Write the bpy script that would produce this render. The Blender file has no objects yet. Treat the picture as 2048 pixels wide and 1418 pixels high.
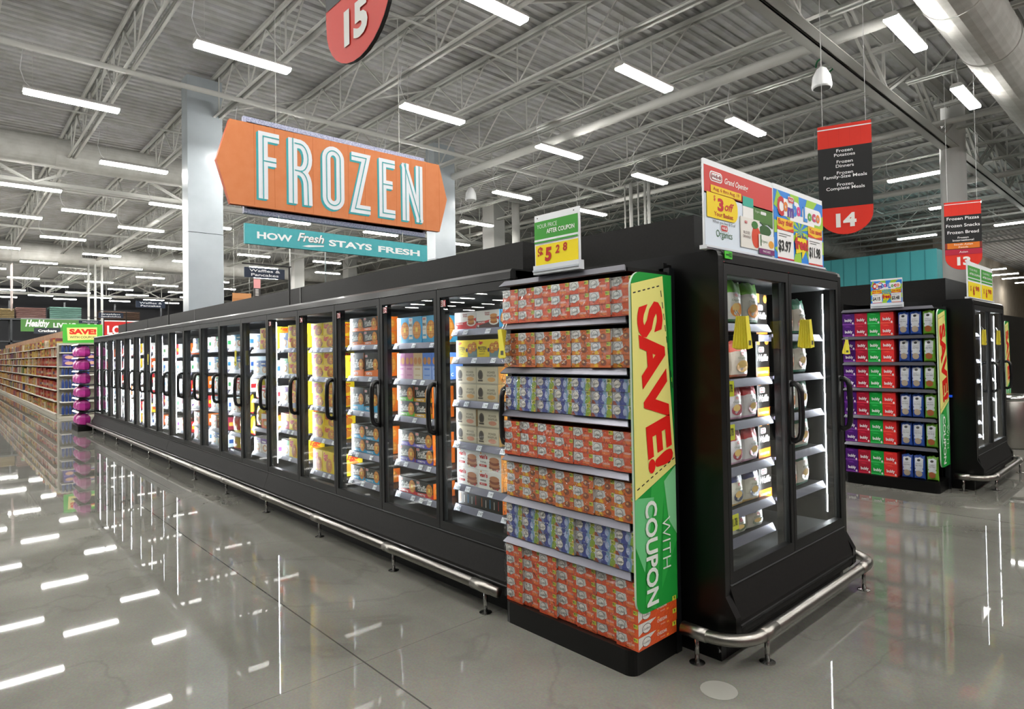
import bpy, math, random
from mathutils import Matrix, Vector
random.seed(7)
C = bpy.context.scene.collection
SC = bpy.context.scene
# ------------------------------------------------------------------ camera
_f, _yaw, _pitch, _roll, _cy = 1252.48, .829085, .01635, -.016844, 685.54
_F = Vector((-math.sin(_yaw)*math.cos(_pitch), math.cos(_yaw)*math.cos(_pitch), math.sin(_pitch)))
_r = Vector((math.cos(_yaw), math.sin(_yaw), 0)); _u = _r.cross(_F)
_r2 = _r*math.cos(_roll)+_u*math.sin(_roll); _u2 = -_r*math.sin(_roll)+_u*math.cos(_roll)
cam = bpy.data.cameras.new('camera'); camo = bpy.data.objects.new('camera', cam); C.objects.link(camo)
cam.sensor_width = 36; cam.lens = _f/2048*36; cam.shift_y = -(709-_cy)/2048; cam.clip_start = .05; cam.clip_end = 300
_m = Matrix((_r2, _u2, -_F)).transposed().to_4x4(); _m.translation = (0, 0, 1.6); camo.matrix_world = _m
SC.camera = camo
# ------------------------------------------------------------------ world, exposure
w = bpy.data.worlds.new('world'); SC.world = w; w.use_nodes = True
w.node_tree.nodes['Background'].inputs[0].default_value = (.9, .95, 1, 1)
w.node_tree.nodes['Background'].inputs[1].default_value = .25
SC.view_settings.view_transform = 'Standard'; SC.view_settings.look = 'None'
SC.view_settings.exposure = 0.0; SC.view_settings.gamma = 1; SC.view_settings.use_curve_mapping = False
SC.cycles.use_denoising = True; SC.cycles.max_bounces = 6; SC.cycles.diffuse_bounces = 3; SC.cycles.glossy_bounces = 4
SC.cycles.transparent_max_bounces = 12; SC.cycles.transmission_bounces = 3; SC.cycles.sample_clamp_indirect = 4
SC.cycles.caustics_reflective = False; SC.cycles.caustics_refractive = False
LAMP = 100.0      # ceiling strip lights
LED = 130.0       # strips inside the freezers
# ------------------------------------------------------------------ materials
def lin(h):
    h = h.lstrip('#'); c = [int(h[i:i+2], 16)/255 for i in (0, 2, 4)]
    return tuple(x/12.92 if x < .04045 else ((x+.055)/1.055)**2.4 for x in c)+(1,)
_mc = {}
def M(h, rough=.45, metal=0., bump=0., bscale=40., emit=0., coat=0., spec=.5):
    k = (h, rough, metal, bump, bscale, emit, coat, spec)
    if k in _mc: return _mc[k]
    m = bpy.data.materials.new('surface_'+h.strip('#')); m.use_nodes = True; nt = m.node_tree
    b = nt.nodes['Principled BSDF']; b.inputs['Base Color'].default_value = lin(h)
    b.inputs['Roughness'].default_value = rough; b.inputs['Metallic'].default_value = metal
    b.inputs['Specular IOR Level'].default_value = spec
    if coat: b.inputs['Coat Weight'].default_value = coat; b.inputs['Coat Roughness'].default_value = .08
    if emit:
        b.inputs['Emission Color'].default_value = lin(h); b.inputs['Emission Strength'].default_value = emit
    if bump:
        n = nt.nodes.new('ShaderNodeTexNoise'); n.inputs['Scale'].default_value = bscale; n.inputs['Detail'].default_value = 3
        t = nt.nodes.new('ShaderNodeTexCoord'); oi = nt.nodes.new('ShaderNodeObjectInfo')
        ad = nt.nodes.new('ShaderNodeVectorMath'); ad.operation = 'ADD'
        nt.links.new(t.outputs['Object'], ad.inputs[0]); nt.links.new(oi.outputs['Location'], ad.inputs[1])
        nt.links.new(ad.outputs[0], n.inputs['Vector'])
        bp = nt.nodes.new('ShaderNodeBump'); bp.inputs['Strength'].default_value = bump; bp.inputs['Distance'].default_value = .01
        nt.links.new(n.outputs['Fac'], bp.inputs['Height'])
        nt.links.new(bp.outputs['Normal'], b.inputs['Coat Normal' if coat else 'Normal'])
    _mc[k] = m; return m
def noisy(name, h1, h2, scale, rough=.5, r2=None, stretch=(1, 1, 1), bump=0, metal=0, lo=.35, hi=.65, detail=4):
    m = bpy.data.materials.new(name); m.use_nodes = True; nt = m.node_tree; b = nt.nodes['Principled BSDF']
    t = nt.nodes.new('ShaderNodeTexCoord'); mp = nt.nodes.new('ShaderNodeMapping'); mp.inputs['Scale'].default_value = stretch
    n = nt.nodes.new('ShaderNodeTexNoise'); n.inputs['Scale'].default_value = scale; n.inputs['Detail'].default_value = detail
    r = nt.nodes.new('ShaderNodeValToRGB'); r.color_ramp.elements[0].position = lo; r.color_ramp.elements[1].position = hi
    r.color_ramp.elements[0].color = lin(h1); r.color_ramp.elements[1].color = lin(h2)
    nt.links.new(t.outputs['Object'], mp.inputs[0]); nt.links.new(mp.outputs[0], n.inputs['Vector'])
    nt.links.new(n.outputs['Fac'], r.inputs[0]); nt.links.new(r.outputs[0], b.inputs['Base Color'])
    b.inputs['Roughness'].default_value = rough; b.inputs['Metallic'].default_value = metal
    if r2 is not None:
        mr = nt.nodes.new('ShaderNodeMapRange'); mr.inputs['To Min'].default_value = rough; mr.inputs['To Max'].default_value = r2
        nt.links.new(n.outputs['Fac'], mr.inputs[0]); nt.links.new(mr.outputs[0], b.inputs['Roughness'])
    if bump:
        bp = nt.nodes.new('ShaderNodeBump'); bp.inputs['Strength'].default_value = bump; bp.inputs['Distance'].default_value = .01
        nt.links.new(n.outputs['Fac'], bp.inputs['Height']); nt.links.new(bp.outputs['Normal'], b.inputs['Normal'])
    return m
def glass(name, tint=(1, 1, 1, 1), ior=1.5, rough=.0, boost=1.):
    m = bpy.data.materials.new(name); m.use_nodes = True; nt = m.node_tree; nt.nodes.clear()
    o = nt.nodes.new('ShaderNodeOutputMaterial'); mx = nt.nodes.new('ShaderNodeMixShader')
    tr = nt.nodes.new('ShaderNodeBsdfTransparent'); tr.inputs[0].default_value = tint
    gl = nt.nodes.new('ShaderNodeBsdfGlossy'); gl.inputs['Roughness'].default_value = rough
    lw = nt.nodes.new('ShaderNodeLayerWeight'); lw.inputs[0].default_value = .5
    pw = nt.nodes.new('ShaderNodeMath'); pw.operation = 'POWER'; pw.inputs[1].default_value = 5
    ml = nt.nodes.new('ShaderNodeMath'); ml.operation = 'MULTIPLY_ADD'; ml.inputs[1].default_value = .96*boost; ml.inputs[2].default_value = .04*boost; ml.use_clamp = True
    nt.links.new(lw.outputs['Facing'], pw.inputs[0]); nt.links.new(pw.outputs[0], ml.inputs[0]); nt.links.new(ml.outputs[0], mx.inputs[0])
    nt.links.new(tr.outputs[0], mx.inputs[1]); nt.links.new(gl.outputs[0], mx.inputs[2]); nt.links.new(mx.outputs[0], o.inputs[0])
    return m
def P(h): return M(h, .32, spec=.4)                       # printed card
def W(h): return M(h, .5, bump=1, bscale=75, coat=1.)   # printed card under crinkled film
BLACK = M('#060606', .36, coat=.1, spec=.3); SATIN = M('#0b0c0c', .5, spec=.35); DARK = M('#040404', .6, spec=.3)
FASCIA = noisy('fascia_black', '#100f0e', '#161514', 60, .55); FASCIA.node_tree.nodes['Principled BSDF'].inputs['Specular IOR Level'].default_value = .2
STEEL = noisy('brushed_steel', '#8d8a84', '#b4b1ab', 30, .25, .38, (1, 40, 40), metal=1)
CHROME = M('#c8c8c6', .2, 1); WHITE = M('#e8e9ea', .4); PAINT = M('#c8c8c3', .75, spec=.15); PAINT2 = M('#b5b5b0', .75, spec=.15)
RAILM = M('#5c5c6c', .35, .4); SHELFM = M('#1b1b1d', .45); GLASS = glass('door_glass', (.97, .985, .975, 1), 1.5, 0, 1.1)
LIGHTM = M('#fffdf8', .5, emit=LAMP); LEDM = M('#f6faff', .5, emit=LED)
# ------------------------------------------------------------------ mesh building
_glyph = {}
def glyphs(s, bold, shear):
    k = (s, bold, shear)
    if k in _glyph: return _glyph[k]
    c = bpy.data.curves.new('lettering', 'FONT'); c.body = s; c.align_x = 'CENTER'; c.offset = bold; c.shear = shear
    c.resolution_u = 3; c.space_line = .85
    o = bpy.data.objects.new('lettering', c); me = bpy.data.meshes.new_from_object(o)
    vs = [(v.co.x, v.co.y) for v in me.vertices]; fs = [tuple(p.vertices) for p in me.polygons]
    bpy.data.objects.remove(o); bpy.data.meshes.remove(me); bpy.data.curves.remove(c)
    if vs:
        x0, x1 = min(v[0] for v in vs), max(v[0] for v in vs); y0, y1 = min(v[1] for v in vs), max(v[1] for v in vs)
        cx, cy = (x0+x1)/2, (y0+y1)/2; vs = [(x-cx, y-cy) for x, y in vs]
        _glyph[k] = (vs, fs, x1-x0, y1-y0)
    else: _glyph[k] = ([], [], 1, 1)
    return _glyph[k]
class G:
    def __init__(s): s.v = []; s.f = []; s.m = []; s.ms = []
    def mi(s, m):
        if m not in s.ms: s.ms.append(m)
        return s.ms.index(m)
    def add(s, vs, fs, m):
        b = len(s.v); s.v += [tuple(v) for v in vs]; k = s.mi(m)
        for f in fs: s.f.append(tuple(b+i for i in f)); s.m.append(k)
        return s
    def box(s, x0, y0, z0, x1, y1, z1, m):
        return s.add([(x0, y0, z0), (x1, y0, z0), (x1, y1, z0), (x0, y1, z0), (x0, y0, z1), (x1, y0, z1), (x1, y1, z1), (x0, y1, z1)],
              [(0, 3, 2, 1), (4, 5, 6, 7), (0, 1, 5, 4), (1, 2, 6, 5), (2, 3, 7, 6), (3, 0, 4, 7)], m)
    def prism(s, pts, axis, a, b, m):          # pts 2D profile; axis 'x','y' or 'z' extruded a..b
        n = len(pts)
        mk = {'x': lambda p, t: (t, p[0], p[1]), 'y': lambda p, t: (p[0], t, p[1]), 'z': lambda p, t: (p[0], p[1], t)}[axis]
        vs = [mk(p, a) for p in pts]+[mk(p, b) for p in pts]
        return s.add(vs, [tuple(range(n))[::-1], tuple(range(n, 2*n))]+[(i, (i+1) % n, n+(i+1) % n, n+i) for i in range(n)], m)
    def tube(s, pts, r, m, n=8, closed=False, caps=True):
        pts = [Vector(p) for p in pts]; k = len(pts); vs = []; up = None
        for i, p in enumerate(pts):
            if closed: d = pts[(i+1) % k]-pts[i-1]
            else: d = pts[min(i+1, k-1)]-pts[max(i-1, 0)]
            d.normalize()
            if up is None: up = Vector((0, 0, 1)) if abs(d.z) < .9 else Vector((1, 0, 0))
            a = d.cross(up).normalized(); up = a.cross(d).normalized()
            rr = r[i] if isinstance(r, (list, tuple)) else r
            for j in range(n):
                t = 2*math.pi*(j+.5)/n; vs.append(p+a*math.cos(t)*rr+up*math.sin(t)*rr)
        fs = []
        for i in range(k if closed else k-1):
            for j in range(n):
                q = ((i+1) % k)*n; fs.append((i*n+j, q+j, q+(j+1) % n, i*n+(j+1) % n))
        if not closed and caps: fs += [tuple(range(n)), tuple(range((k-1)*n, k*n))[::-1]]
        return s.add(vs, fs, m)
    def lathe(s, prof, m, n=14, o=(0, 0, 0)):
        vs = [(o[0]+r*math.cos(2*math.pi*j/n), o[1]+r*math.sin(2*math.pi*j/n), o[2]+z) for r, z in prof for j in range(n)]
        fs = [(i*n+j, i*n+(j+1) % n, (i+1)*n+(j+1) % n, (i+1)*n+j) for i in range(len(prof)-1) for j in range(n)]
        return s.add(vs, fs+[tuple(range(n))[::-1], tuple(range((len(prof)-1)*n, len(prof)*n))], m)
    def mesh(s, name, smooth=False, bevel=0):
        me = bpy.data.meshes.new(name); me.from_pydata(s.v, [], s.f)
        for m in s.ms: me.materials.append(m)
        me.polygons.foreach_set('material_index', s.m)
        if smooth: me.polygons.foreach_set('use_smooth', [True]*len(s.f))
        me.update(); return me
    def build(s, name, parent=None, smooth=False, **kw):
        o = bpy.data.objects.new(name, s.mesh(name, smooth)); C.objects.link(o)
        if parent is not None: o.parent = parent
        for k, v in kw.items(): o[k] = v
        return o
    def autosmooth(s): return s
class Fr:
    """a flat (or warped) printed face: fractions of w x h on plane o + u,v, normal n"""
    def __init__(s, g, o, u, v, n, w, h, eps=.0006, mk=P, warp=None):
        s.g = g; s.o = Vector(o); s.u = Vector(u); s.v = Vector(v); s.n = Vector(n); s.w = w; s.h = h; s.e = eps; s.mk = mk; s.warp = warp; s.k = 0
    def p(s, x, y, L):
        d = s.warp(x, y) if s.warp else 0
        return s.o+s.u*(x*s.w)+s.v*(y*s.h)+s.n*(s.e*(L+.6+.045*(s.k % 8))+d)
    def mat(s, c):
        s.k += 1
        return s.mk(c) if isinstance(c, str) else c
    def poly(s, pts, c, L=1): s.g.add([s.p(x, y, L) for x, y in pts], [tuple(range(len(pts)))], s.mat(c)); return s
    def rect(s, x0, y0, x1, y1, c, L=1): return s.poly([(x0, y0), (x1, y0), (x1, y1), (x0, y1)], c, L)
    def ell(s, cx, cy, rx, ry, c, L=1, n=20, a0=0, a1=360):
        full = a1-a0 >= 360; k = n if full else n+1
        return s.poly([(cx+rx*math.cos(math.radians(a0+(a1-a0)*i/n)), cy+ry*math.sin(math.radians(a0+(a1-a0)*i/n))) for i in range(k)], c, L)
    def rrect(s, x0, y0, x1, y1, r, c, L=1):
        rx = r; ry = r*s.w/s.h; pts = []
        for cx, cy, a in ((x1-rx, y0+ry, -90), (x1-rx, y1-ry, 0), (x0+rx, y1-ry, 90), (x0+rx, y0+ry, 180)):
            for i in range(6): t = math.radians(a+i*18); pts.append((cx+rx*math.cos(t), cy+ry*math.sin(t)))
        return s.poly(pts, c, L)
    def text(s, t, cx, cy, hh, c, L=2, w=None, bold=0., shear=0., rot=0., maxw=None):
        vs, fs, bw, bh = glyphs(t, bold, shear)
        sy = hh*s.h/.72; sx = sy
        if w: sx = w*s.w/bw
        elif maxw and sx*bw > maxw*s.w: sx = maxw*s.w/bw
        ca, sa = math.cos(rot), math.sin(rot); out = []
        for x, y in vs:
            X, Y = x*sx, y*sy; X, Y = X*ca-Y*sa, X*sa+Y*ca
            out.append(s.p(cx+X/s.w, cy+Y/s.h, L))
        s.g.add(out, fs, s.mat(c)); return s
    def stroke(s, pts, wd, c, L=1, closed=False):
        """thick mitred line; wd in metres"""
        q = [Vector((x*s.w, y*s.h)) for x, y in pts]; n = len(q); Lf = []; R = []
        for i in range(n):
            a = q[i-1] if (i or closed) else None; b = q[(i+1) % n] if (i < n-1 or closed) else None
            d1 = (q[i]-a).normalized() if a is not None else (b-q[i]).normalized()
            d2 = (b-q[i]).normalized() if b is not None else d1
            t = (d1+d2); t = t.normalized() if t.length > 1e-6 else d1
            nn = Vector((-t.y, t.x)); k = wd/2/max(.35, nn.dot(Vector((-d1.y, d1.x))))
            Lf.append(q[i]+nn*k); R.append(q[i]-nn*k)
        vs = [s.p(v.x/s.w, v.y/s.h, L) for v in Lf+R]
        s.g.add(vs, [(i, (i+1) % n, n+(i+1) % n, n+i) for i in range(n if closed else n-1)], s.mat(c)); return s
def front(g, w, h, mk=P, y=0., eps=.0006, warp=None): return Fr(g, (-w/2, y, 0), (1, 0, 0), (0, 0, 1), (0, -1, 0), w, h, eps, mk, warp)
def rside(g, w, d, h, mk=P): return Fr(g, (w/2, 0, 0), (0, 1, 0), (0, 0, 1), (1, 0, 0), d, h, .0006, mk)
def topf(g, w, d, h, mk=P): return Fr(g, (-w/2, 0, h), (1, 0, 0), (0, 1, 0), (0, 0, 1), w, d, .0006, mk)
# ------------------------------------------------------------------ object helpers
ORD = ['first', 'second', 'third', 'fourth', 'fifth', 'sixth', 'seventh', 'eighth', 'ninth', 'tenth', 'eleventh', 'twelfth',
       'thirteenth', 'fourteenth', 'fifteenth', 'sixteenth', 'seventeenth', 'eighteenth', 'nineteenth', 'twentieth']
def ordn(i): return ORD[i] if i < 20 else ('twenty-'+ORD[i-20] if i < 29 else 'thirtieth' if i == 29 else 'thirty-'+ORD[i-30])
def tag(o, label=None, cat=None, group=None, kind=None):
    if label: o['label'] = label
    if cat: o['category'] = cat
    if group: o['group'] = group
    if kind: o['kind'] = kind
    return o
def thing(name, label, cat, loc=(0, 0, 0), rz=0., group=None):
    o = bpy.data.objects.new(name, None); C.objects.link(o); o.location = loc; o.rotation_euler = (0, 0, rz)
    o.empty_display_size = .1
    return tag(o, label, cat, group)
def dup(o, parent=None, loc=None, rz=None):
    c = o.copy(); C.objects.link(c)
    if parent is not None: c.parent = parent
    if loc is not None: c.location = loc
    if rz is not None: c.rotation_euler = (0, 0, rz)
    for ch in list(o.children): dup(ch, c)
    return c
_pm = {}
def inst(kind, maker, name, loc, label, cat, group, rz=0., smooth=False, sc=None):
    """one product: its own object, sharing the mesh of its kind"""
    if kind not in _pm: _pm[kind] = maker().mesh(name, smooth)
    o = bpy.data.objects.new(name, _pm[kind]); C.objects.link(o); o.location = loc; o.rotation_euler = (0, 0, rz)
    if sc: o.scale = sc
    return tag(o, label, cat, group)
def struct(g, name, smooth=False): return g.build(name, None, smooth, kind='structure')
# ------------------------------------------------------------------ floor, ceiling, walls
def floor_mat():
    m = noisy('polished_concrete', '#62615b', '#83827b', 1.1, .012, .03, detail=9, lo=.25, hi=.75)
    nt = m.node_tree; b = nt.nodes['Principled BSDF']; L = nt.links
    base = b.inputs['Base Color'].links[0].from_socket
    t = nt.nodes.new('ShaderNodeTexCoord'); sx = nt.nodes.new('ShaderNodeSeparateXYZ'); L.new(t.outputs['Object'], sx.inputs[0])
    def mth(op, a, b_=None):
        n = nt.nodes.new('ShaderNodeMath'); n.operation = op
        for i, v in enumerate((a, b_)):
            if v is None: continue
            if isinstance(v, (int, float)): n.inputs[i].default_value = v
            else: L.new(v, n.inputs[i])
        return n.outputs[0]
    def joint(s, off, per, wd):
        q = mth('PINGPONG', mth('SUBTRACT', s, off), per/2); return mth('LESS_THAN', q, wd)
    j = mth('MAXIMUM', joint(sx.outputs['Y'], 1.637, 5.45, .0045), mth('MULTIPLY', joint(sx.outputs['X'], -2.97, 5.2, .003), .5))
    f = nt.nodes.new('ShaderNodeTexNoise'); f.inputs['Scale'].default_value = 90; f.inputs['Detail'].default_value = 3
    L.new(t.outputs['Object'], f.inputs['Vector'])
    sp = nt.nodes.new('ShaderNodeMix'); sp.data_type = 'RGBA'; sp.blend_type = 'OVERLAY'; sp.inputs[0].default_value = .28
    L.new(base, sp.inputs[6]); L.new(f.outputs['Color'], sp.inputs[7])
    v = nt.nodes.new('ShaderNodeTexNoise'); v.inputs['Scale'].default_value = .55; v.inputs['Detail'].default_value = 10; v.inputs['Distortion'].default_value = 1.2
    L.new(t.outputs['Object'], v.inputs['Vector'])
    r = nt.nodes.new('ShaderNodeValToRGB'); e = r.color_ramp.elements
    e[0].position = .485; e[0].color = (1, 1, 1, 1); e[1].position = .5; e[1].color = (.8, .8, .8, 1); n3 = e.new(.515); n3.color = (1, 1, 1, 1)
    L.new(v.outputs['Fac'], r.inputs[0])
    mu = nt.nodes.new('ShaderNodeMix'); mu.data_type = 'RGBA'; mu.blend_type = 'MULTIPLY'; mu.inputs[0].default_value = .7
    L.new(sp.outputs[2], mu.inputs[6]); L.new(r.outputs[0], mu.inputs[7])
    mj = nt.nodes.new('ShaderNodeMix'); mj.data_type = 'RGBA'; L.new(mth('MULTIPLY', j, .75), mj.inputs[0])
    L.new(mu.outputs[2], mj.inputs[6]); mj.inputs[7].default_value = (.03, .03, .028, 1); L.new(mj.outputs[2], b.inputs['Base Color'])
    b.inputs['Specular IOR Level'].default_value = .36
    bw = nt.nodes.new('ShaderNodeTexNoise'); bw.inputs['Scale'].default_value = 2.2; bw.inputs['Detail'].default_value = 2; L.new(t.outputs['Object'], bw.inputs['Vector'])
    bp = nt.nodes.new('ShaderNodeBump'); bp.inputs['Strength'].default_value = .02; bp.inputs['Distance'].default_value = .006
    L.new(bw.outputs['Fac'], bp.inputs['Height']); L.new(bp.outputs['Normal'], b.inputs['Normal'])
    return m
X0, X1, Y0, Y1, CZ = -57, 12, -38, 60, 7.0
struct(G().box(X0, Y0, -.1, X1, Y1, 0, floor_mat()), 'floor')
DECK = noisy('painted_deck', '#aaaaa4', '#bababb', 3, .75)
g = G(); pr = []; x = X0
while x < X1: pr += [(x, CZ), (x+.1, CZ), (x+.12, CZ+.045), (x+.18, CZ+.045)]; x += .2
pr += [(X1, CZ), (X1, CZ+.2), (X0, CZ+.2)]
n = len(pr)
for i in range(n-3): g.add([(pr[i][0], Y0, pr[i][1]), (pr[i+1][0], Y0, pr[i+1][1]), (pr[i+1][0], Y1, pr[i+1][1]), (pr[i][0], Y1, pr[i][1])], [(0, 3, 2, 1)], DECK)
g.box(X0, Y0, CZ+.1, X1, Y1, CZ+.2, DECK)
struct(g, 'ceiling')
TAN = noisy('tan_wall', '#b3a795', '#bdb2a1', 2, .8); GREY = M('#4a4a49', .7); PLAIN = M('#b9b6ae', .8)
struct(G().box(X0-.2, Y0, 0, X0, Y1, CZ, M('#45464a', .7)), 'wall_back')
struct(G().box(X0, 36, 0, -8.6, 36.2, CZ, TAN).box(-8.8, 36.2, 0, -8.6, Y1, CZ, TAN).box(-8.8, Y1, 0, X1, Y1+.2, CZ, TAN), 'wall_right')
struct(G().box(X0, Y0-.2, 0, X1, Y0, CZ, PLAIN), 'wall_left')
struct(G().box(X1, Y0, 0, X1+.2, Y1, CZ, GREY), 'wall_front')
# ---- roof joists (trusses along x), girders along y
def joist(y, xa, xb):
    g = G(); zb, zt = 6.2, 6.93; m = PAINT; half = .055
    for z0, z1 in ((zb-.03, zb+.03), (zt-.03, zt+.03)):
        for s in (-1, 1): g.box(xa, y+s*half-.028, z0, xb, y+s*half+.028, z0+.008 if z0 < 6.5 else z1, m)
        for s in (-1, 1): g.box(xa, y+s*.03-.004, z0, xb, y+s*.03+.004, z1, m)
    p = 1.55; x = xa+.3; r = .015
    while x+p < xb:
        g.tube([(x, y, zb), (x, y, zt)], r, m, 4, caps=False); g.tube([(x, y, zb), (x+p/2, y, zt)], r, m, 4, caps=False)
        g.tube([(x+p/2, y, zt), (x+p, y, zb)], r, m, 4, caps=False); x += p
    struct(g, 'roof_joist')
y = .52-1.705*4
while y < Y1:
    for xa, xb in ((-50.5, -35.2), (-34.9, -19.3), (-18.9, -3.7), (-3.3, X1)):
        if y > 18 and xa < -30 or y > 36 and xa < -4: continue
        joist(y, xa, xb)
    y += 1.705
def girder(x, ya, yb):
    g = G(); zb, zt = 5.88, 6.9; p = 1.705
    g.box(x-.16, ya, zb, x-.012, yb, zb+.014, PAINT2); g.box(x+.012, ya, zb, x+.16, yb, zb+.014, PAINT2)
    g.box(x-.026, ya, zb, x-.012, yb, zb+.16, PAINT2); g.box(x+.012, ya, zb, x+.026, yb, zb+.16, PAINT2)
    g.box(x-.15, ya, zt, x-.012, yb, zt+.014, PAINT2); g.box(x+.012, ya, zt, x+.15, yb, zt+.014, PAINT2)
    g.box(x-.026, ya, zt-.14, x-.012, yb, zt, PAINT2); g.box(x+.012, ya, zt-.14, x+.026, yb, zt, PAINT2)
    y = ya+.5
    while y+2*p < yb:
        for s in (-.05, .05):
            g.tube([(x+s, y, zt-.05), (x+s, y+p, zb+.08)], .032, PAINT, 4, caps=False); g.tube([(x+s, y+p, zb+.08), (x+s, y+2*p, zt-.05)], .032, PAINT, 4, caps=False)
        g.tube([(x, y+p, zb+.08), (x, y+p, zt-.05)], .03, PAINT, 4, caps=False)
        y += 2*p
    struct(g, 'roof_girder')
for x in (-3.5, -19.1, -35.05, -50.6): girder(x, Y0, 35.9 if x < -4 else 59)
for x, y in ((-3.5, 16.4), (-3.5, 27.5)): struct(G().lathe([(.24, 0), (.24, 6.85), (.3, 6.86), (.3, 6.9)], M('#d4d4d2', .5), 24, (x, y, 0)), 'round_column', True)
for x, y in ((-3.5, 5.4), ): pass
# bridging pipes, sprinkler mains
def pipe(a, b, r, name='sprinkler_pipe', m=PAINT, n=10): struct(G().tube([a, b], r, m, n), name, True)
pipe((-11.3, Y0, 6.15), (-11.3, 35.9, 6.15), .045); pipe((-7.6, Y0, 6.45), (-7.6, 35.9, 6.45), .022)
pipe((-14.8, Y0, 6.5), (-14.8, 20, 6.5), .022); pipe((-27, Y0, 6.2), (-27, 20, 6.2), .045)
pipe((-18.5, 9.55, 6.05), (X1, 9.55, 6.05), .085); pipe((-18.5, 14.8, 6.05), (X1, 14.8, 6.05), .06); pipe((-18.5, 20.8, 6.1), (X1, 20.8, 6.1), .08)
pipe((-50, 5.2, 6.05), (-20, 5.2, 6.05), .06)
for i in range(26):       # diagonal bridging between joists
    x = -17.5+1.05*(i % 13); y = 3.93+1.705*((i*5) % 9)
    pipe((x, y, 6.22), (x, y+1.705, 6.9), .022, 'joist_brace', PAINT, 4)
for i in range(14):
    x = -33+2.1*(i % 7); y = .52+1.705*((i*3) % 6); pipe((x, y, 6.22), (x, y+1.705, 6.9), .022, 'joist_brace', PAINT, 4)
# white clad columns standing in the freezer rows
CLAD = noisy('glossy_white_cladding', '#a3abb0', '#acb4b9', 2, .2, .28)
for k, (cy, zt) in enumerate(((3.71, 6.87), (9.28, 6.8))):
    g = G(); g.box(-12.86, cy-.31, 0, -12.5, cy+.31, 3.94, CLAD); g.box(-12.86, cy-.31, 3.95, -12.5, cy+.31, zt, CLAD)
    g.box(-12.84, cy-.29, 3.93, -12.52, cy+.29, 3.96, DARK)
    struct(g, 'clad_column')
# ------------------------------------------------------------------ ceiling lights
def make_light():
    t = thing('ceiling_light', 'long white strip light', 'ceiling light')
    g = G(); g.prism([(-.085, .0), (-.085, .02), (-.05, .055), (.05, .055), (.085, .02), (.085, 0), (.07, -.012), (-.07, -.012)], 'y', 0, 1.24, M('#c9c8c4', .5)); g.build('housing', t)
    g = G(); g.prism([(-.084, -.013), (-.084, -.03), (-.07, -.045), (.07, -.045), (.084, -.03), (.084, -.013)], 'y', .012, 1.228, LIGHTM); g.build('diffuser', t)
    for y in (.12, 1.12): G().tube([(0, y, .05), (0, y, .75)], .0035, PAINT, 4).build('hanging_wire', t)
    g = G(); g.tube([(0, .1, .05), (.02, .02, .12), (.0, -.03, .3), (.03, 0, .6)], .006, WHITE, 5); g.build('power_cable', t)
    return t
LROW = [(-8.55, 0), (-14.95, 0), (-20.3, 0), (-25.1, 0), (-31.85, 0), (-38.2, 0), (-44.85, 0), (-50.0, 0), (-5.42, 1), (-11.7, 1), (-18.15, 1), (-21.95, 1), (-28.3, 1), (-34.8, 1), (-41.65, 1), (-47.85, 1)]
LROW.sort(key=lambda a: -a[0]); first = True; L0 = make_light()
FARROW = {-50.0: 3.4}
def put_light(x, y, lab, rz=0., z=5.645):
    global first
    if first: o = L0; o.location = (x, y, z); o.rotation_euler = (0, 0, rz); first = False
    else: o = dup(L0, None, (x, y, z), rz)
    o['label'] = lab; o['group'] = 'strip lights hanging from the roof joists'
for ri, (x, par) in enumerate(LROW):
    st = .93 if par else 2.42; c = 0
    for n in range(-3, 5):
        y = st+3.09*n
        if y < -6 or (x > -9 and y > 12) or (x < -30 and y > 12.5) or y > 13.5: continue
        if x == -21.95 and y > 6: continue
        put_light(x, y, 'glowing strip light, %s from the left in the %s row back' % (ordn(c), ordn(ri+1))); c += 1
for i, x in enumerate((-26, -29.2, -32.4, -35.6, -38.8, -42, -45.2)):
    for j in range(7): put_light(x, -31.5+3.1*j+1.55*(i % 2), 'far strip light mirrored in the freezer door tops, row %s, %s along' % (ordn(i), ordn(j)))
for k, y in enumerate((8.6, 11.72)): put_light(-2.43, y, 'wide strip light above the right aisle, %s the round white duct' % ('nearest' if k == 0 else 'second along'), 0)
for k, (x, y) in enumerate(((-4.98, 17.1), (-7.47, 26.6), (-4.5, 26.3), (-5.2, 21.5), (-2.2, 30), (-7.9, 41.6), (-7.9, 45), (-7.9, 48), (-7.9, 52), (-4.2, 40), (-4.2, 46), (-.5, 38), (-.5, 45))): put_light(x, y, 'crosswise strip light over the right rear, %s of its line' % ordn(k), -math.pi/2)  # several of these fixtures are added to brighten the dark right rear wall
for k, (x, y) in enumerate(((-2.6, 1.2), (-2.6, -1.7), (.7, .9), (.7, 4.0), (.7, 7.1), (.7, -2.2), (3.8, 2.4), (3.8, 5.5), (3.8, -.7), (3.8, 8.6), (7, 1), (7, 5), (7, 9), (3.8, 12), (.7, 11.5), (7, 13), (.7, 15), (3.8, 17), (.7, 20), (3.8, 24))):
    put_light(x, y, 'unseen strip light added behind and above the viewpoint, %s of that set' % ordn(k))  # unseen fixtures, added as light sources outside the view
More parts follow.
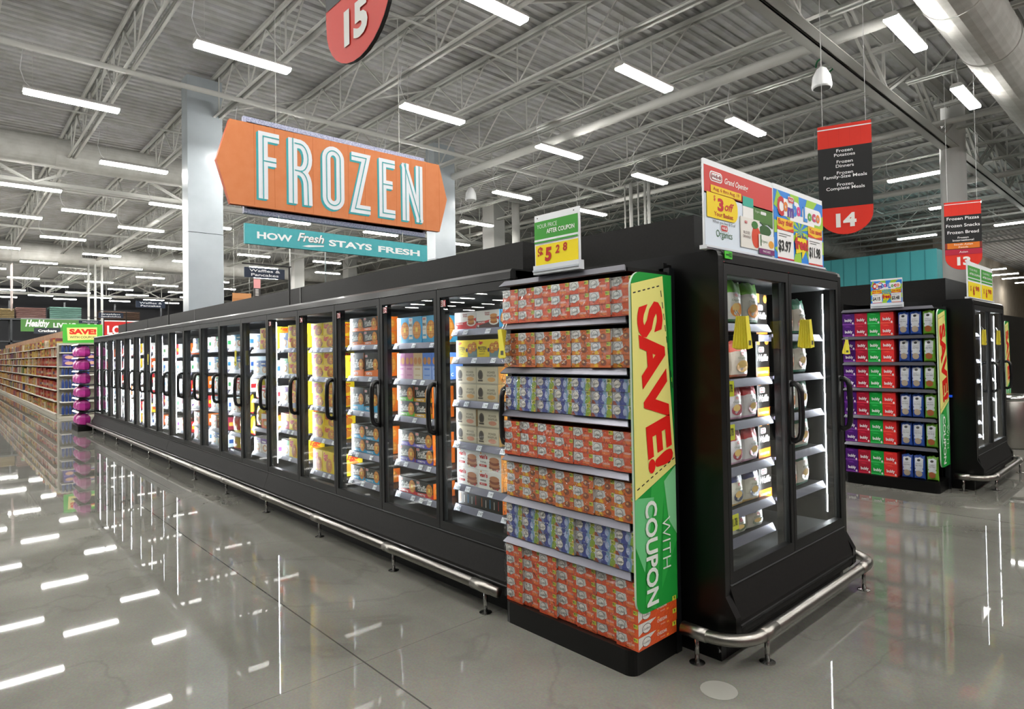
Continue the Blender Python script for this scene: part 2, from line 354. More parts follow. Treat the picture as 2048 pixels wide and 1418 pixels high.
# ------------------------------------------------------------------ air ducts
DUCT = noisy('painted_duct', '#bdbcb6', '#cccbc6', 4, .8)
def duct(name, lab, a, b, r, seams, vents=()):
    t = thing(name, lab, 'air duct', a); A = Vector(a); B = Vector(b)-A; g = G(); n = 40; pts = []; rs = []
    L = B.length; d = B/L; k = int(L/.12)
    for i in range(k+1):
        pts.append(d*(L*i/k)); rs.append(r*(1.006 if i % 2 else 1))
    g.tube(pts, rs, DUCT, 28); g.build('duct_tube', t)
    for s in seams: G().tube([d*s, d*(s+.05)], r*1.035, DUCT, 28).build('seam_band', t)
    for (s, side) in vents:
        g = G(); x = side*(r*.86)
        g.box(min(x, x+side*.1), s, -.16, max(x, x+side*.1), s+1.05, .12, PAINT)
        for i in range(16): g.box(x+side*.1, s+.05+.06*i, -.12, x+side*.106, s+.09+.06*i, .08, DARK)
        g.build('vent_grille', t)
duct('air_duct', 'large round white duct crossing the ceiling behind the left pillar', (-17.4, -8, 6.32), (-17.4, 9, 6.32), .34, [1.2, 4.5, 9.95, 13], [(7.9, 1)])
duct('air_duct', 'round white duct far back over the left aisles', (-33.2, -8, 6.2), (-33.2, 18, 6.2), .42, [6, 12.1, 18], [(12.6, 1)])
duct('air_duct', 'spiral white duct at the upper right corner', (-1.95, 2, 6.1), (-1.95, 24, 6.1), .38, [7.4, 9.4, 13, 17], [])
duct('air_duct', 'white duct ending at the tan wall above the teal box', (-11.4, 22, 6.3), (-11.4, 35.8, 6.3), .42, [3, 8, 12], [])
t = bpy.data.objects['air_duct.002']; g = G()
g.box(.0, 6.1, .0, .8, 7.1, .65, DUCT); bb = g.build('diffuser_box', t)
g = G()
for i in range(9): g.box(.8, 6.18+.1*i, .1, .84, 6.23+.1*i, .55, PAINT)
g.build('louvre', bb)
# pendant speakers, coil
def speaker(x, y, z, lab, s=1.):
    t = thing('pendant_speaker', lab, 'speaker', (x, y, z), 0, 'round white speakers hanging from the joists')
    G().lathe([(.115*s, 0), (.12*s, .03*s), (.105*s, .15*s), (.06*s, .24*s), (.02*s, .27*s)], WHITE, 24).build('speaker_body', t, True)
    G().lathe([(.1*s, -.006), (.1*s, .002)], M('#9a9a98', .6), 24).build('speaker_grille', t)
    G().tube([(0, 0, .26*s), (0, 0, 6.2-z if x < -5 else 5.885-z)], .004, PAINT, 4).build('hanging_wire', t)
speaker(-3.42, 9.045, 5.2, 'white bell shaped speaker hanging near the red aisle sign', 1.1)
speaker(-13.3, 10.75, 5.8, 'white pendant speaker hanging beside the right pillar', 1.3)
o = G().tube([(-4.02+.15*math.cos(a*math.pi/8)+.01*(a % 3), 10.75, 6.24+.15*math.sin(a*math.pi/8)) for a in range(16)], .014, M('#1f7a4a', .5), 6, closed=True).build('cable_coil')
tag(o, 'coil of green cable tied above the white bell shaped speaker', 'cable')
# ------------------------------------------------------------------ glass door freezers
DW = .771
def case_profile(D): return [(0, 2.085), (0, .335), (-.055, .24), (-.055, .14), (-.03, .11), (.03, .1), (.03, 0), (D, 0), (D, 2.12), (.03, 2.12), (.008, 2.11)]
def make_door(t, x, num=None, seed=0):
    d = bpy.data.objects.new('door', _pm.setdefault('doorframe', _doorframe())); C.objects.link(d); d.parent = t; d.location = (x, 0, 0)
    gp = bpy.data.objects.new('glass_pane', _pm.setdefault('doorglass', G().box(.034, .016, .44, DW-.034, .022, 1.995, GLASS).mesh('glass_pane'))); C.objects.link(gp); gp.parent = d
    h = bpy.data.objects.new('door_handle', _pm.setdefault('handle', _handle())); C.objects.link(h); h.parent = d
    if num:
        g = G(); fr = Fr(g, (.036, .008, 1.93), (1, 0, 0), (0, 0, 1), (0, -1, 0), .06, .045)
        fr.rect(0, 0, 1, 1, '#f2f2f2', 0); fr.rect(.5, 0, 1, 1, '#b3282d', 1); fr.text(num[0], .27, .5, .75, '#8a1e22', 2, bold=.02); fr.text(num[1:], .75, .5, .75, '#ffffff', 2, bold=.02)
        g.build('door_tag', d, label='red and white door tag reading '+num)
    return d
def _doorframe():
    g = G(); a, b, c, e = .003, DW-.003, .385, 2.05
    g.box(a, 0, c, a+.034, .045, e, SATIN); g.box(b-.034, 0, c, b, .045, e, SATIN); g.box(a+.034, 0, c, b-.034, .045, c+.058, SATIN); g.box(a+.034, 0, e-.055, b-.034, .045, e, SATIN)
    for x, z in ((a+.006, c-.006), (a+.006, e+.004)): g.lathe([(.008, 0), (.008, .006)], CHROME, 8, (x, .006, z))
    for x0, z0, x1, z1 in ((a+.034, c+.058, a+.038, e-.055), (b-.038, c+.058, b-.034, e-.055)): g.box(x0, .012, z0, x1, .04, z1, M('#3b3d3d', .3))
    return g.mesh('door')
def _handle():
    g = G(); x = DW-.022; pts = []
    prof = [(0, 1.385), (-.03, 1.39), (-.055, 1.375), (-.066, 1.34), (-.07, 1.22), (-.066, 1.1), (-.055, 1.065), (-.03, 1.05), (0, 1.055)]
    g.tube([(x, y, z) for y, z in prof], .0175, M('#0c0c0d', .35), 8)
    g.box(x-.017, -.008, 1.03, x+.017, 0.001, 1.41, M('#0c0c0d', .35))
    return g.mesh('door_handle', True)
def price_rail(g, x0, x1, z, tags=True, y0=.095, rnd=None):
    g.add([(x0, y0, z-.04), (x1, y0, z-.04), (x1, y0+.022, z+.004), (x0, y0+.022, z+.004), (x0, y0+.012, z-.044), (x1, y0+.012, z-.044), (x1, y0+.034, z), (x0, y0+.034, z)],
          [(0, 1, 2, 3), (5, 4, 7, 6), (0, 4, 5, 1), (3, 2, 6, 7), (0, 3, 7, 4), (1, 5, 6, 2)], RAILM)
    if tags:
        x = x0+.02
        while x+.05 < x1:
            fr = Fr(g, (x, y0, z-.036), (1, 0, 0), (0, .4472, .8944), (0, -.8944, .4472), .05, .036)
            fr.rect(0, 0, 1, 1, '#dfe3ea', 1); fr.text('%.2f' % rnd.choice((2.98, 3.47, 1.99, 4.28)), .55, .5, .5, '#303038', 2)
            x += rnd.choice((.11, .2, .24))
def make_case(lab, n, loc, rz=0., bays=None, ends=(0, 0), nums=None, depth=2.4, inner=.78, cat='freezer', led=1):
    rnd = random.Random(int(abs(loc[0]*100)+n)); t = thing('glass_door_freezer', lab, cat, loc, rz, 'glass door freezer cabinets'); Wd = n*DW; D = depth
    g = G()
    g.box(0, .0, 2.055, Wd, .05, 2.085, BLACK); g.prism([(0, 2.085), (.0, 2.1), (.012, 2.117), (.03, 2.12), (D, 2.12), (D, 2.07), (.05, 2.07), (.05, 2.085)], 'x', 0, Wd, BLACK)
    g.box(0, inner, .1, Wd, inner+.03, 2.07, M('#2a2b2c', .6)); g.box(0, .045, .36, Wd, inner, .4, M('#3a3c3d', .5))
    g.box(0, .03, 0, Wd, D, .1, DARK); g.box(0, D-.03, .1, Wd, D, 2.07, BLACK)
    g.box(0, .06, 2.0, Wd, inner, 2.07, M('#3a3c3d', .5))
    g.build('cabinet_body', t)
    g = G(); g.prism([(.0, .383), (.0, .366), (-.045, .235), (-.052, .215), (-.052, .15), (-.035, .12), (0, .11), (.03, .1), (.05, .1), (.05, .383)], 'x', .002, Wd-.002, FASCIA)
    g.prism([(-.006, .383), (-.006, .378), (.0, .376), (.0, .383)], 'x', .002, Wd-.002, M('#77777a', .3, .8)); g.tube([(.002, -.04, .185), (Wd-.002, -.04, .185)], .017, BLACK, 10)
    g.build('kick_panel', t)
    for k, xe in ((0, -.05), (1, Wd)):
        if ends[k] == 2:
            G().box(Wd-.012, .046, 0, Wd, D, 2.11, BLACK).build('end_panel', t)
        elif ends[k]:
            g = G(); g.prism(case_profile(D), 'x', xe, xe+.05, BLACK); g.build('end_panel', t)
    for i in range(n): make_door(t, i*DW, nums[i] if nums else None)
    for i in range(n+1):
        x = i*DW; a = -.03 if i > 0 else 0; b = .03 if i < n else 0
        G().box(x+a, .05, .4, x+b, .088, 2.0, M('#101112', .25)).build('mullion', t)
        g = G(); lw = .0045 if loc[0] < -9 else .006; xc = x+(.022 if i == 0 else -.022 if i == n else 0); g.box(xc-lw, .089, .47, xc+lw, .095, 1.97, LEDM); g.build('light_strip', t)
    for i in range(n):
        for z in (bays[i] if bays else [1.7, 1.42, 1.13, .8, .52]):
            g = G(); g.box(i*DW+.035, .125, z-.018, (i+1)*DW-.035, inner, z-.003, SHELFM); s = g.build('shelf', t)
            g = G(); price_rail(g, i*DW+.035, (i+1)*DW-.035, z-.002, loc[0] > -7 and not rz, rnd=rnd); g.build('price_rail', s)
    return t
RB = -3.593+DW                 # right end of the long row
RUNY = 2.58
def row(k): return RB-(k+1)*DW  # left edge of door k counted from the right
BZ = {0: [1.77, 1.575, 1.275, .985, .69, .545], 1: [1.69, 1.41, 1.12, .77, .52], 2: [1.69, 1.42, 1.12, .76, .52], 3: [1.68, 1.4, 1.12, .82, .5], 4: [1.69, 1.42, 1.12, .84, .56],
      5: [1.69, 1.4, 1.12, .8, .52]}
def bz(k): return BZ.get(k, [[1.72, 1.45, 1.19, .93, .68, .46], [1.66, 1.4, 1.12, .84, .52]][(k*7//3) % 2])
segs = [(0, 4), (4, 9), (9, 13), (13, 18)]; k0 = 0
names = ['nearest glass door freezer section beside the orange cracker display', 'second glass door freezer section of the long black row',
         'third glass door freezer section of the long black row', 'farthest glass door freezer section beside the pink bags']
segs = [(0, 5), (5, 10), (10, 14), (14, 18)]
for (a, b), nm in zip(segs, names):
    ks = list(range(b-1, a-1, -1))
    make_case(nm, b-a, (row(b-1), RUNY, 0), 0, [bz(k) for k in ks], (1 if b == 18 else 0, 2 if a == 0 else 0), ['B%d' % (k+1) for k in ks] if a == 0 else None, depth=2.45)
EZ = [[1.745, 1.43, 1.19, .935, .7, .54], [1.69, 1.43, 1.18, .93, .68]]
E1 = make_case('two door end freezer facing the aisle beneath the red and blue signs', 2, (-1.65, 3.01, 0), math.pi/2, EZ, (1, 1), depth=.92, inner=.7)
E2 = make_case('two door end freezer of the second row behind the sparkling water display', 2, (-1.65, 3.01+5.45, 0), math.pi/2, EZ, (1, 1), depth=.92, inner=.7)
E3 = G().box(-3.9, 13.75, 0, -2.25, 15.6, 2.12, BLACK).build('freezer_end'); tag(E3, 'black freezer end of the third row beyond the steel bin', 'freezer')
# sticker on the near end panel top, maker plate on the kick panel
def plate(parent, x, z, ty):
    g = G(); fr = Fr(g, (x, -.0455, z), (1, 0, 0), (0, .325, .946), (0, -.946, .325), .16, .03, .0008)
    fr.rect(.25, .2, 1, .8, '#d8d8d8', 1); fr.text('SERVICE', .62, .5, .4, '#222222', 2, w=.6); fr.rect(0, -.9, .02, -.1, '#d8d8d8', 1); fr.rect(0, -.3, .16, -.22, '#d8d8d8', 1); g.build('maker_plate', parent)
g = G(); fr = Fr(g, (.17, -.017, .26), (1, 0, 0), (0, .325, .946), (0, -.946, .325), .2, .03, .004)
fr.rect(.3, .2, 1, .75, '#cfcfcf', 1); fr.rect(-.0, -1.3, .2, -1.2, '#cfcfcf', 1); fr.rect(.08, -1.9, .14, -1.2, '#cfcfcf', 1); g.build('maker_plate', E1)
# rows of black fascia boxes on top of the cases
def fascia(lab, x0, x1, y0, y1, z0, z1, seam=()):
    t = thing('top_fascia_panel', lab, 'fascia panel', (x0, y0, z0)); G().box(0, 0, 0, x1-x0, y1-y0, z1-z0, FASCIA).build('panel', t)
    if seam:
        g = G()
        for s in seam: g.box(s-x0, -.004, .002, s-x0+.025, 0, z1-z0-.002, M('#191919', .4))
        g.build('seam_cover', t)
    return t
fascia('long black fascia box running along the top of the freezer row', -16.7, -3.2, 3.05, 4.6, 2.12, 2.39, (-6.9, -10.9, -14))
fascia('short black fascia box on top behind the orange cracker display', -2.98, -1.99, 3.3, 4.3, 2.12, 2.4)
fascia('black fascia box on the second freezer row before the teal wall', -9.5, -1.93, 8.55, 9.9, 2.12, 2.38, (-5.6,))
G2 = G(); G2.box(-9.6, 8.05, 0, -2.86, 10.5, 2.12, BLACK); tag(G2.build('freezer_row'), 'black second freezer row mostly hidden behind the near end freezer', 'freezer')
# steel bumper rails
def rail(lab, pts, posts, loc=(0, 0, 0)):
    t = thing('bumper_rail', lab, 'bumper rail', loc); G().tube(pts, .031, STEEL, 14).build('rail_tube', t, True)
    for (x, y) in posts:
        p = G().tube([(x, y, 0), (x, y, .15)], .0125, CHROME, 10).build('post', t, True)
        G().lathe([(.04, 0), (.04, .004), (.02, .01)], CHROME, 16, (x, y, 0)).build('foot_plate', p)
    return t
def sleeve(t, a, b): G().tube([a, b], .0345, STEEL, 14).build('rail_sleeve', t, True)
px_ = [-3.0]+[-4.06-1.222*i for i in range(11)]
t = rail('long steel bumper rail along the foot of the freezer row', [(-2.88, 2.49, .155), (-17.0, 2.49, .155)], [(x, 2.49) for x in px_])
for x in px_[:7]: sleeve(t, (x-.12, 2.49, .155), (x+.04, 2.49, .155))
def uturn(x, y0, y1, r=.2):
    p = [(x-.33, y0, .155)]
    for i in range(9): a = -math.pi/2+i*math.pi/16; p.append((x-r+r*math.cos(a), y0+r+r*math.sin(a), .155))
    for i in range(9): a = i*math.pi/16; p.append((x-r+r*math.cos(a), y1-r+r*math.sin(a), .155))
    return p+[(x-.33, y1, .155)]
for k, (oy, lab) in enumerate(((0, 'steel bumper rail curving round the foot of the near end freezer'), (5.45, 'steel bumper rail round the foot of the second row end freezer'))):
    t = rail(lab, uturn(-1.51, 2.86+oy, 4.74+oy), [(-1.76, 2.86+oy), (-1.515, 3.12+oy), (-1.515, 4.5+oy)])
    sleeve(t, (-1.51, 3.06+oy, .155), (-1.51, 3.2+oy, .155)); sleeve(t, (-1.51, 4.42+oy, .155), (-1.51, 4.54+oy, .155)); sleeve(t, (-1.84, 2.86+oy, .155), (-1.7, 2.86+oy, .155))
tag(G().lathe([(.085, 0), (.085, .002), (.06, .003), (.0, .004)], M('#8f8e88', .55), 24, (-1.55, 2.7, 0)).build('floor_drain'), 'round pale patch cap set in the concrete by the cracker display', 'floor cap').location = (0, 0, 0)
# ------------------------------------------------------------------ open shelf displays
def display(lab, x0, x1, y0, y1, zs, top=2.04, basez=.125, lipc='#66666e'):
    t = thing('shelf_display', lab, 'shelf display', (x0, y0, 0)); Wd = x1-x0; D = y1-y0; r = .05
    pts = []
    for cx, cy, a in ((Wd-r, r, -90), (Wd-.005, D-.005, 0), (.005, D-.005, 90), (r, r, 180)):
        rr = r if cy == r else .005
        for i in range(6): q = math.radians(a+i*18); pts.append((cx+rr*math.cos(q), cy+rr*math.sin(q)))
    G().prism(pts, 'z', 0, basez, BLACK).build('base', t, False)
    g = G(); g.box(.02, D-.03, basez, Wd-.02, D, top+.02, DARK)
    for x in (.03, Wd-.06): g.box(x, D-.06, basez, x+.03, D-.03, top+.03, DARK)
    g.build('back_panel', t)
    for z in zs:
        s = G().box(0.01, .03, z-.03, Wd-.01, D-.03, z-.012, DARK).build('shelf', t)
        g = G(); m = M(lipc, .32, .6)
        g.add([(0, 0, z-.028), (Wd-.005, 0, z-.028), (Wd-.03, .03, z+.004), (0.02, .03, z+.004), (0, .01, z-.034), (Wd-.005, .01, z-.034), (Wd-.03, .038, z), (.02, .038, z)],
              [(0, 1, 2, 3), (5, 4, 7, 6), (0, 4, 5, 1), (3, 2, 6, 7), (0, 3, 7, 4), (1, 5, 6, 2)], m)
        g.build('shelf_lip', s)
    return t
display('black shelf unit stacked with orange cracker cartons', -2.84, -1.89, 2.5, 2.93, [2.03, 1.77, 1.51, 1.255, .99, .74, .5])
display('black shelf unit stacked with sparkling water and rice cakes', -2.86, -1.9, 7.95, 8.38, [2.04, 1.72, 1.42, 1.12, .80, .48])
display('black shelf unit of pink bags at the far end of the row', -17.85, -16.95, 2.3, 2.9, [1.97, 1.66, 1.36, 1.05, .74, .44], lipc='#d0d0d0')
display('narrow black shelf unit on the third row beyond the bin', -3.2, -2.22, 13.3, 13.72, [2.04, 1.72, 1.42, 1.12, .80, .48])
# black post beside the displays
for k, oy in enumerate((0, 5.45)):
    t = thing('corner_post', ('black upright post with a small white sticker beside the tall coupon sign', 'black upright post beside the second coupon sign')[k], 'post', (-1.92, 2.87+oy, 0))
    G().box(-.03, 0, .0, .035, .05, 2.04, M('#0e1114', .4)).build('post_tube', t)
    g = G(); fr = Fr(g, (-.028, 0, 1.93), (1, 0, 0), (0, 0, 1), (0, -1, 0), .055, .06); fr.rect(.1, 0, .95, 1, '#c9d6e0', 1); fr.rect(.2, .6, .8, .8, '#56606a', 2); g.build('sticker', t)
    g = G()
    for z in (1.42, .62): g.box(-.036, -.005, z, .04, .0, z+.1, M('#a5a5a5', .4))
    g.build('clip', t)
# ------------------------------------------------------------------ product kinds (each mesh made once)
def carton(w, h, d, base, art=None, side=None, top=None, mk=P):
    def f():
        g = G(); g.box(-w/2, 0, 0, w/2, d, h, mk(base))
        if art: art(front(g, w, h, mk))
        if side: side(rside(g, w, d, h, mk))
        if top: top(topf(g, w, d, h, mk))
        return g
    return f
def store_logo(f, x, y, s, L=3):
    a = s; b = s*f.w/f.h*.5; f.rrect(x-a/2, y-b/2, x+a/2, y+b/2, s*.16, '#f2efe9', L); f.rrect(x-a*.44, y-b*.38, x+a*.44, y+b*.38, s*.13, '#c8242b', L+1)
    f.text('H-E-B', x, y, b*.42, '#ffffff', L+2, w=a*.66, bold=.02)
# --- orange cracker multipacks
def cracker(kind):
    orange = {'o': '#e4561e', 'c': '#dc6c28', 'm': '#c9cdd6'}[kind]
    def art(f):
        if kind == 'm':
            f.rect(0, 0, 1, .3, '#7b86b8', 1); f.poly([(.3, 0), (.62, 0), (.55, 1), (.36, 1)], '#3d4c9c', 2); f.poly([(.55, 0), (.8, 0), (.72, 1), (.55, 1)], '#7fa8c9', 1)
            f.poly([(.72, 0), (1, 0), (1, .45), (.86, .75), (.76, .5)], '#8fae3a', 2); f.poly([(.88, 0), (1, 0), (1, .3)], '#d9a52a', 3); f.poly([(0, 0), (.2, 0), (.1, .3), (0, .3)], '#9a4d3c', 2)
            f.ell(.6, .5, .1, .3, '#aebfe2', 3, 10)
        else:
            f.poly([(0, .12), (.3, .3), (.52, .56), (.46, 1), (0, 1)], '#dcdad4', 1); f.poly([(.0, 0), (.4, 0), (.48, .3), (0, .34)], '#e88a20' if kind == 'c' else '#e4501a', 2)
            if kind == 'c': f.ell(.66, .4, .15, .25, '#8b4a26', 2, 10); f.ell(.62, .45, .06, .1, '#d9a060', 3, 8); f.poly([(.2, .05), (.4, .05), (.34, .35), (.22, .3)], '#f2c233', 3)
            else: f.ell(.66, .22, .2, .12, '#f27a35', 2, 10); f.text('CHEDDAR', .66, .42, .16, '#f7d9c4', 3, w=.36, bold=.02)
        f.ell(.235, .6, .17, .34, '#3a3230', 2, 16); f.ell(.235, .6, .155, .31, '#e9e6df', 3, 16)
        f.text('Goldfish', .235, .57, .17, '#232323', 4, w=.27, bold=.01, shear=.3, rot=.12)
        f.rect(.8, .68, .99, .98, '#d8dc3c', 3); f.text('9', .84, .83, .2, '#2d4a24', 4, bold=.03); f.rect(.88, .76, .96, .8, '#2d4a24', 4); f.rect(.88, .86, .96, .9, '#2d4a24', 4)
    def side(f):
        f.poly([(0, .12), (.45, 1), (0, 1)], '#e9e6df', 1); f.ell(.2, .5, .11, .36, '#3a3230', 2, 16); f.ell(.2, .5, .1, .32, '#efece6', 3, 16)
        f.text('Goldfish', .2, .5, .16, '#232323', 4, w=.17, shear=.3); f.text('CHEDDAR', .6, .6, .24, '#f7e9dd', 2, w=.26, bold=.02); f.text('BAKED', .62, .25, .1, '#f7d9c4', 2, w=.12)
        f.ell(.75, .2, .03, .08, '#f8a13a', 2, 8); f.ell(.5, .85, .03, .08, '#f8a13a', 2, 8); f.rect(.88, .6, .98, .95, '#d8dc3c', 3); f.text('9', .93, .78, .24, '#2d4a24', 4, bold=.03)
    return carton(.134, .0655, .33, orange, art, side, None, W)
CRK = {k: cracker(k) for k in 'ocm'}
SHN = ['top', 'second', 'third', 'fourth', 'fifth', 'sixth', 'bottom']
KND = {'o': 'orange cheddar cracker carton', 'c': 'orange chocolate-brown cracker carton', 'm': 'rainbow printed white cracker carton'}
for si, (z, rows, kd) in enumerate(((1.777, 3, 'o'), (1.517, 3, 'c'), (1.262, 3, 'm'), (.997, 3, 'o'), (.747, 3, 'c'), (.507, 3, 'm'), (.127, 5, 'o'))):
    for c in range(7):
        off = random.uniform(-.012, .006)
        for r in range(rows):
            rn = ('top', 'middle', 'bottom')[rows-1-r] if rows == 3 else ordn(rows-1-r)
            inst('crk'+kd, CRK[kd], 'cracker_carton', (-2.83+.069+.137*c-.0, 2.53+off+random.uniform(-.004, .004), z+.0665*r), '%s, %s from left, %s row, %s display shelf' % (KND[kd], ordn(c), rn, SHN[si]),
                 'cracker carton', 'cracker cartons on the black shelf display', random.uniform(-.012, .012))
def film_mat():
    m = glass('crinkled_clear_film', (1, 1, 1, 1), 1.5, .09, 1.5); nt = m.node_tree
    tc = nt.nodes.new('ShaderNodeTexCoord'); vo = nt.nodes.new('ShaderNodeTexVoronoi'); vo.inputs['Scale'].default_value = 38; vo.feature = 'F1'
    nz = nt.nodes.new('ShaderNodeTexNoise'); nz.inputs['Scale'].default_value = 25; nz.inputs['Detail'].default_value = 4; nz.inputs['Distortion'].default_value = 1.5
    bp = nt.nodes.new('ShaderNodeBump'); bp.inputs['Strength'].default_value = 1; bp.inputs['Distance'].default_value = .012
    ad = nt.nodes.new('ShaderNodeMath'); ad.operation = 'ADD'
    nt.links.new(tc.outputs['Object'], vo.inputs['Vector']); nt.links.new(tc.outputs['Object'], nz.inputs['Vector'])
    nt.links.new(vo.outputs['Distance'], ad.inputs[0]); nt.links.new(nz.outputs['Fac'], ad.inputs[1]); nt.links.new(ad.outputs[0], bp.inputs['Height'])
    for n in nt.nodes:
        if n.type in ('BSDF_GLOSSY', 'LAYER_WEIGHT'): nt.links.new(bp.outputs['Normal'], n.inputs['Normal'])
    return m
FILM = film_mat()
def film(x0, x1, y, z0, z1, lab, sd):
    rn = random.Random(sd); g = G(); nx, nz = 90, max(6, int((z1-z0)/.018)); vs = []; ph = [rn.uniform(0, 6.28) for _ in range(6)]
    for j in range(nz+1):
        for i in range(nx+1):
            u = i/nx; v = j/nz; x = x0+(x1-x0)*u; q = rn.uniform(-1, 1)*.0022+.002*math.sin(40*u+ph[0]+9*v)+.002*math.sin(70*u-14*v+ph[1])
            ed = .02 if (j in (0, nz) or i in (0, nx)) else 0
            vs.append((x+(rn.uniform(-.012, .002) if i == 0 else 0), y-.008+q+ed, z0+(z1-z0)*v+rn.uniform(-.002, .002)+(rn.uniform(-.006, .006) if j in (0, nz) else 0)))
    g.add(vs, [(j*(nx+1)+i, j*(nx+1)+i+1, (j+1)*(nx+1)+i+1, (j+1)*(nx+1)+i) for j in range(nz) for i in range(nx)], FILM)
    tag(g.build('shrink_wrap'), lab, 'plastic wrap', 'clear crinkled wraps over the cracker cartons')
for si, (z, rows) in enumerate(((1.777, 3), (1.517, 3), (1.262, 3), (.997, 3), (.747, 3), (.507, 3), (.127, 5))):
    film(-2.85, -1.893, 2.517, z, z+rows*.0665, 'clear crinkled plastic wrap over the cracker cartons on the %s display shelf' % SHN[si], si)
# --- sparkling water cartons, rice cake bags
def soda(c1, c2):
    def art(f):
        f.rect(0, .0, 1, .12, c2, 1); f.ell(.45, .78, .28, .1, c2, 1, 12, 20, 160); f.text('bubly', .5, .38, .24, '#f4f4f4', 2, w=.62, bold=.03); f.ell(.87, .14, .07, .1, '#e7dede', 3, 10); f.rect(.1, .9, .6, .93, c2, 1)
    return carton(.134, .135, .3, c1, art)
SODA = [('purple', '#4a1a6e', '#7a3a9e'), ('dark red', '#a81b34', '#d2304a'), ('green', '#159a3c', '#3bc060'), ('bright red', '#dc2f2f', '#f25648')]
def cakebag(c1, c2, food):
    def f():
        return bag(.112, .265, .08, lambda u, v: c1 if (v > .9 or v < .34 or u < .12 or u > .88) else '#c9cdd2',
                   lambda fr: (fr.ell(.5, .24, .3, .13, food, 6, 14), fr.ell(.5, .8, .14, .05, '#222222', 6, 10), fr.text('LIGHTLY', .5, .66, .035, '#333333', 6, w=.5), fr.text('SALTED', .5, .58, .045, '#333333', 6, w=.56), fr.rect(.14, .42, .86, .47, c2, 6)))
    return f
def bag(w, h, d, colf, art=None, nu=14, nv=18, seed=3, mk=None, flat=.38, tuck=.03, vx=.28):
    mk = mk or (lambda c: M(c, .28, bump=.5, bscale=18, spec=.6))
    g = G(); rn = random.Random(seed); ph = [rn.uniform(0, 6.28) for _ in range(6)]
    def bulge(u, v):
        u = min(max(u, 0), 1); v = min(max(v, 0), 1)
        return d/2*(math.sin(math.pi*u)**flat)*(math.sin(math.pi*v)**(vx if v < .5 else vx+.45))*(1+.07*math.sin(7*u+5*v+ph[0])+.05*math.sin(13*u-9*v+ph[1]))
    def wv(v): return w/2*(1-tuck*(math.sin(math.pi*v)**2))*(1+.02*math.sin(9*v+ph[2]))
    for s in (-1, 1):
        vs = []
        for j in range(nv+1):
            v = j/nv
            for i in range(nu+1):
                u = i/nu; vs.append(((u-.5)*2*wv(v), d/2+s*bulge(u, v), v*h+(.006*math.sin(8*u+ph[3])+.004*math.sin(17*u+ph[4]))*v))
        for j in range(nv):
            for i in range(nu):
                a = j*(nu+1)+i; q = (a, a+1, a+nu+2, a+nu+1)
                if s > 0: q = q[::-1]
                g.add([vs[t] for t in q], [(0, 1, 2, 3)], mk(colf((i+.5)/nu, (j+.5)/nv)))
    if art: art(Fr(g, (-w/2, d/2, 0), (1, 0, 0), (0, 0, 1), (0, -1, 0), w, h, .0006, mk, lambda x, y: bulge(x, y)))
    return g
CAKE = [cakebag('#2b50a8', '#1f3a80', '#b0a08c'), cakebag('#2b50a8', '#1f3a80', '#b0a08c'), cakebag('#6aa22c', '#4e8420', '#a05a34')]
for si, z in enumerate((1.727, 1.427, 1.127, .807, .487, .127)):
    for c in range(4):
        for r in range(2):
            inst('soda%d' % c, soda(*SODA[c][1:]), 'sparkling_water_carton', (-2.785+.136*c, 7.99+random.uniform(-.006, .004), z+.1365*r),
                 '%s sparkling water carton, %s row, %s shelf, behind the near freezer' % (SODA[c][0], ('lower', 'upper')[r], ('top', 'second', 'third', 'fourth', 'fifth', 'bottom')[si]), 'water carton', 'sparkling water cartons on the second display', random.uniform(-.015, .015))
    for c, x in enumerate((-2.215, -2.1, -1.975)):
        inst('cake%d' % c, CAKE[c], 'rice_cake_bag', (x, 7.985, z), '%s rice cake bag on the %s shelf beside the sparkling water' % (('left blue', 'right blue', 'green')[c], ('top', 'second', 'third', 'fourth', 'fifth', 'bottom')[si]),
             'rice cake bag', 'rice cake bags on the second display', random.uniform(-.04, .04), True)
# --- frozen foods
def waffle_pic(f, x, y, rx, ry, L=3):
    f.ell(x, y, rx, ry, '#d9822b', L, 18); f.ell(x, y, rx*.86, ry*.86, '#e8a24a', L+1, 18)
    for k in (-.5, 0, .5):
        c = math.sqrt(1-k*k)*.84
        f.stroke([(x+rx*k, y-ry*c), (x+rx*k, y+ry*c)], .003, '#a85a1c', L+2); f.stroke([(x-rx*c, y+ry*k), (x+rx*c, y+ry*k)], .003, '#a85a1c', L+2)
    f.rect(x-rx*.25, y-ry*.2, x+rx*.25, y+ry*.3, '#f6dc62', L+3)
def waffle_side(base):
    return lambda f: (f.rect(0, 0, 1, 1, base, 1), waffle_pic(f, .45, .5, .42, .5, 2))
def waffles(w, h, band):
    def art(f):
        f.poly([(0, 0), (1, 0), (1, .3), (0, .2)], band, 1); waffle_pic(f, .8, .5, .18, .42 if h < .15 else .25)
        f.text('Waffles', .42, .56, .34, '#f2f0ea', 2, w=.56, shear=.35, bold=.01); f.stroke([(.15, .34), (.66, .4)], .004, '#f2f0ea', 2); store_logo(f, .16, .86, .18)
        f.text('HOMESTYLE', .35, .12, .12, '#ffffff', 3, w=.42, bold=.02)
    return carton(w, h, .2, '#161412', art, waffle_side('#e8711f'), lambda f: (f.rect(.1, .1, .5, .9, '#c9ccd0', 1)))
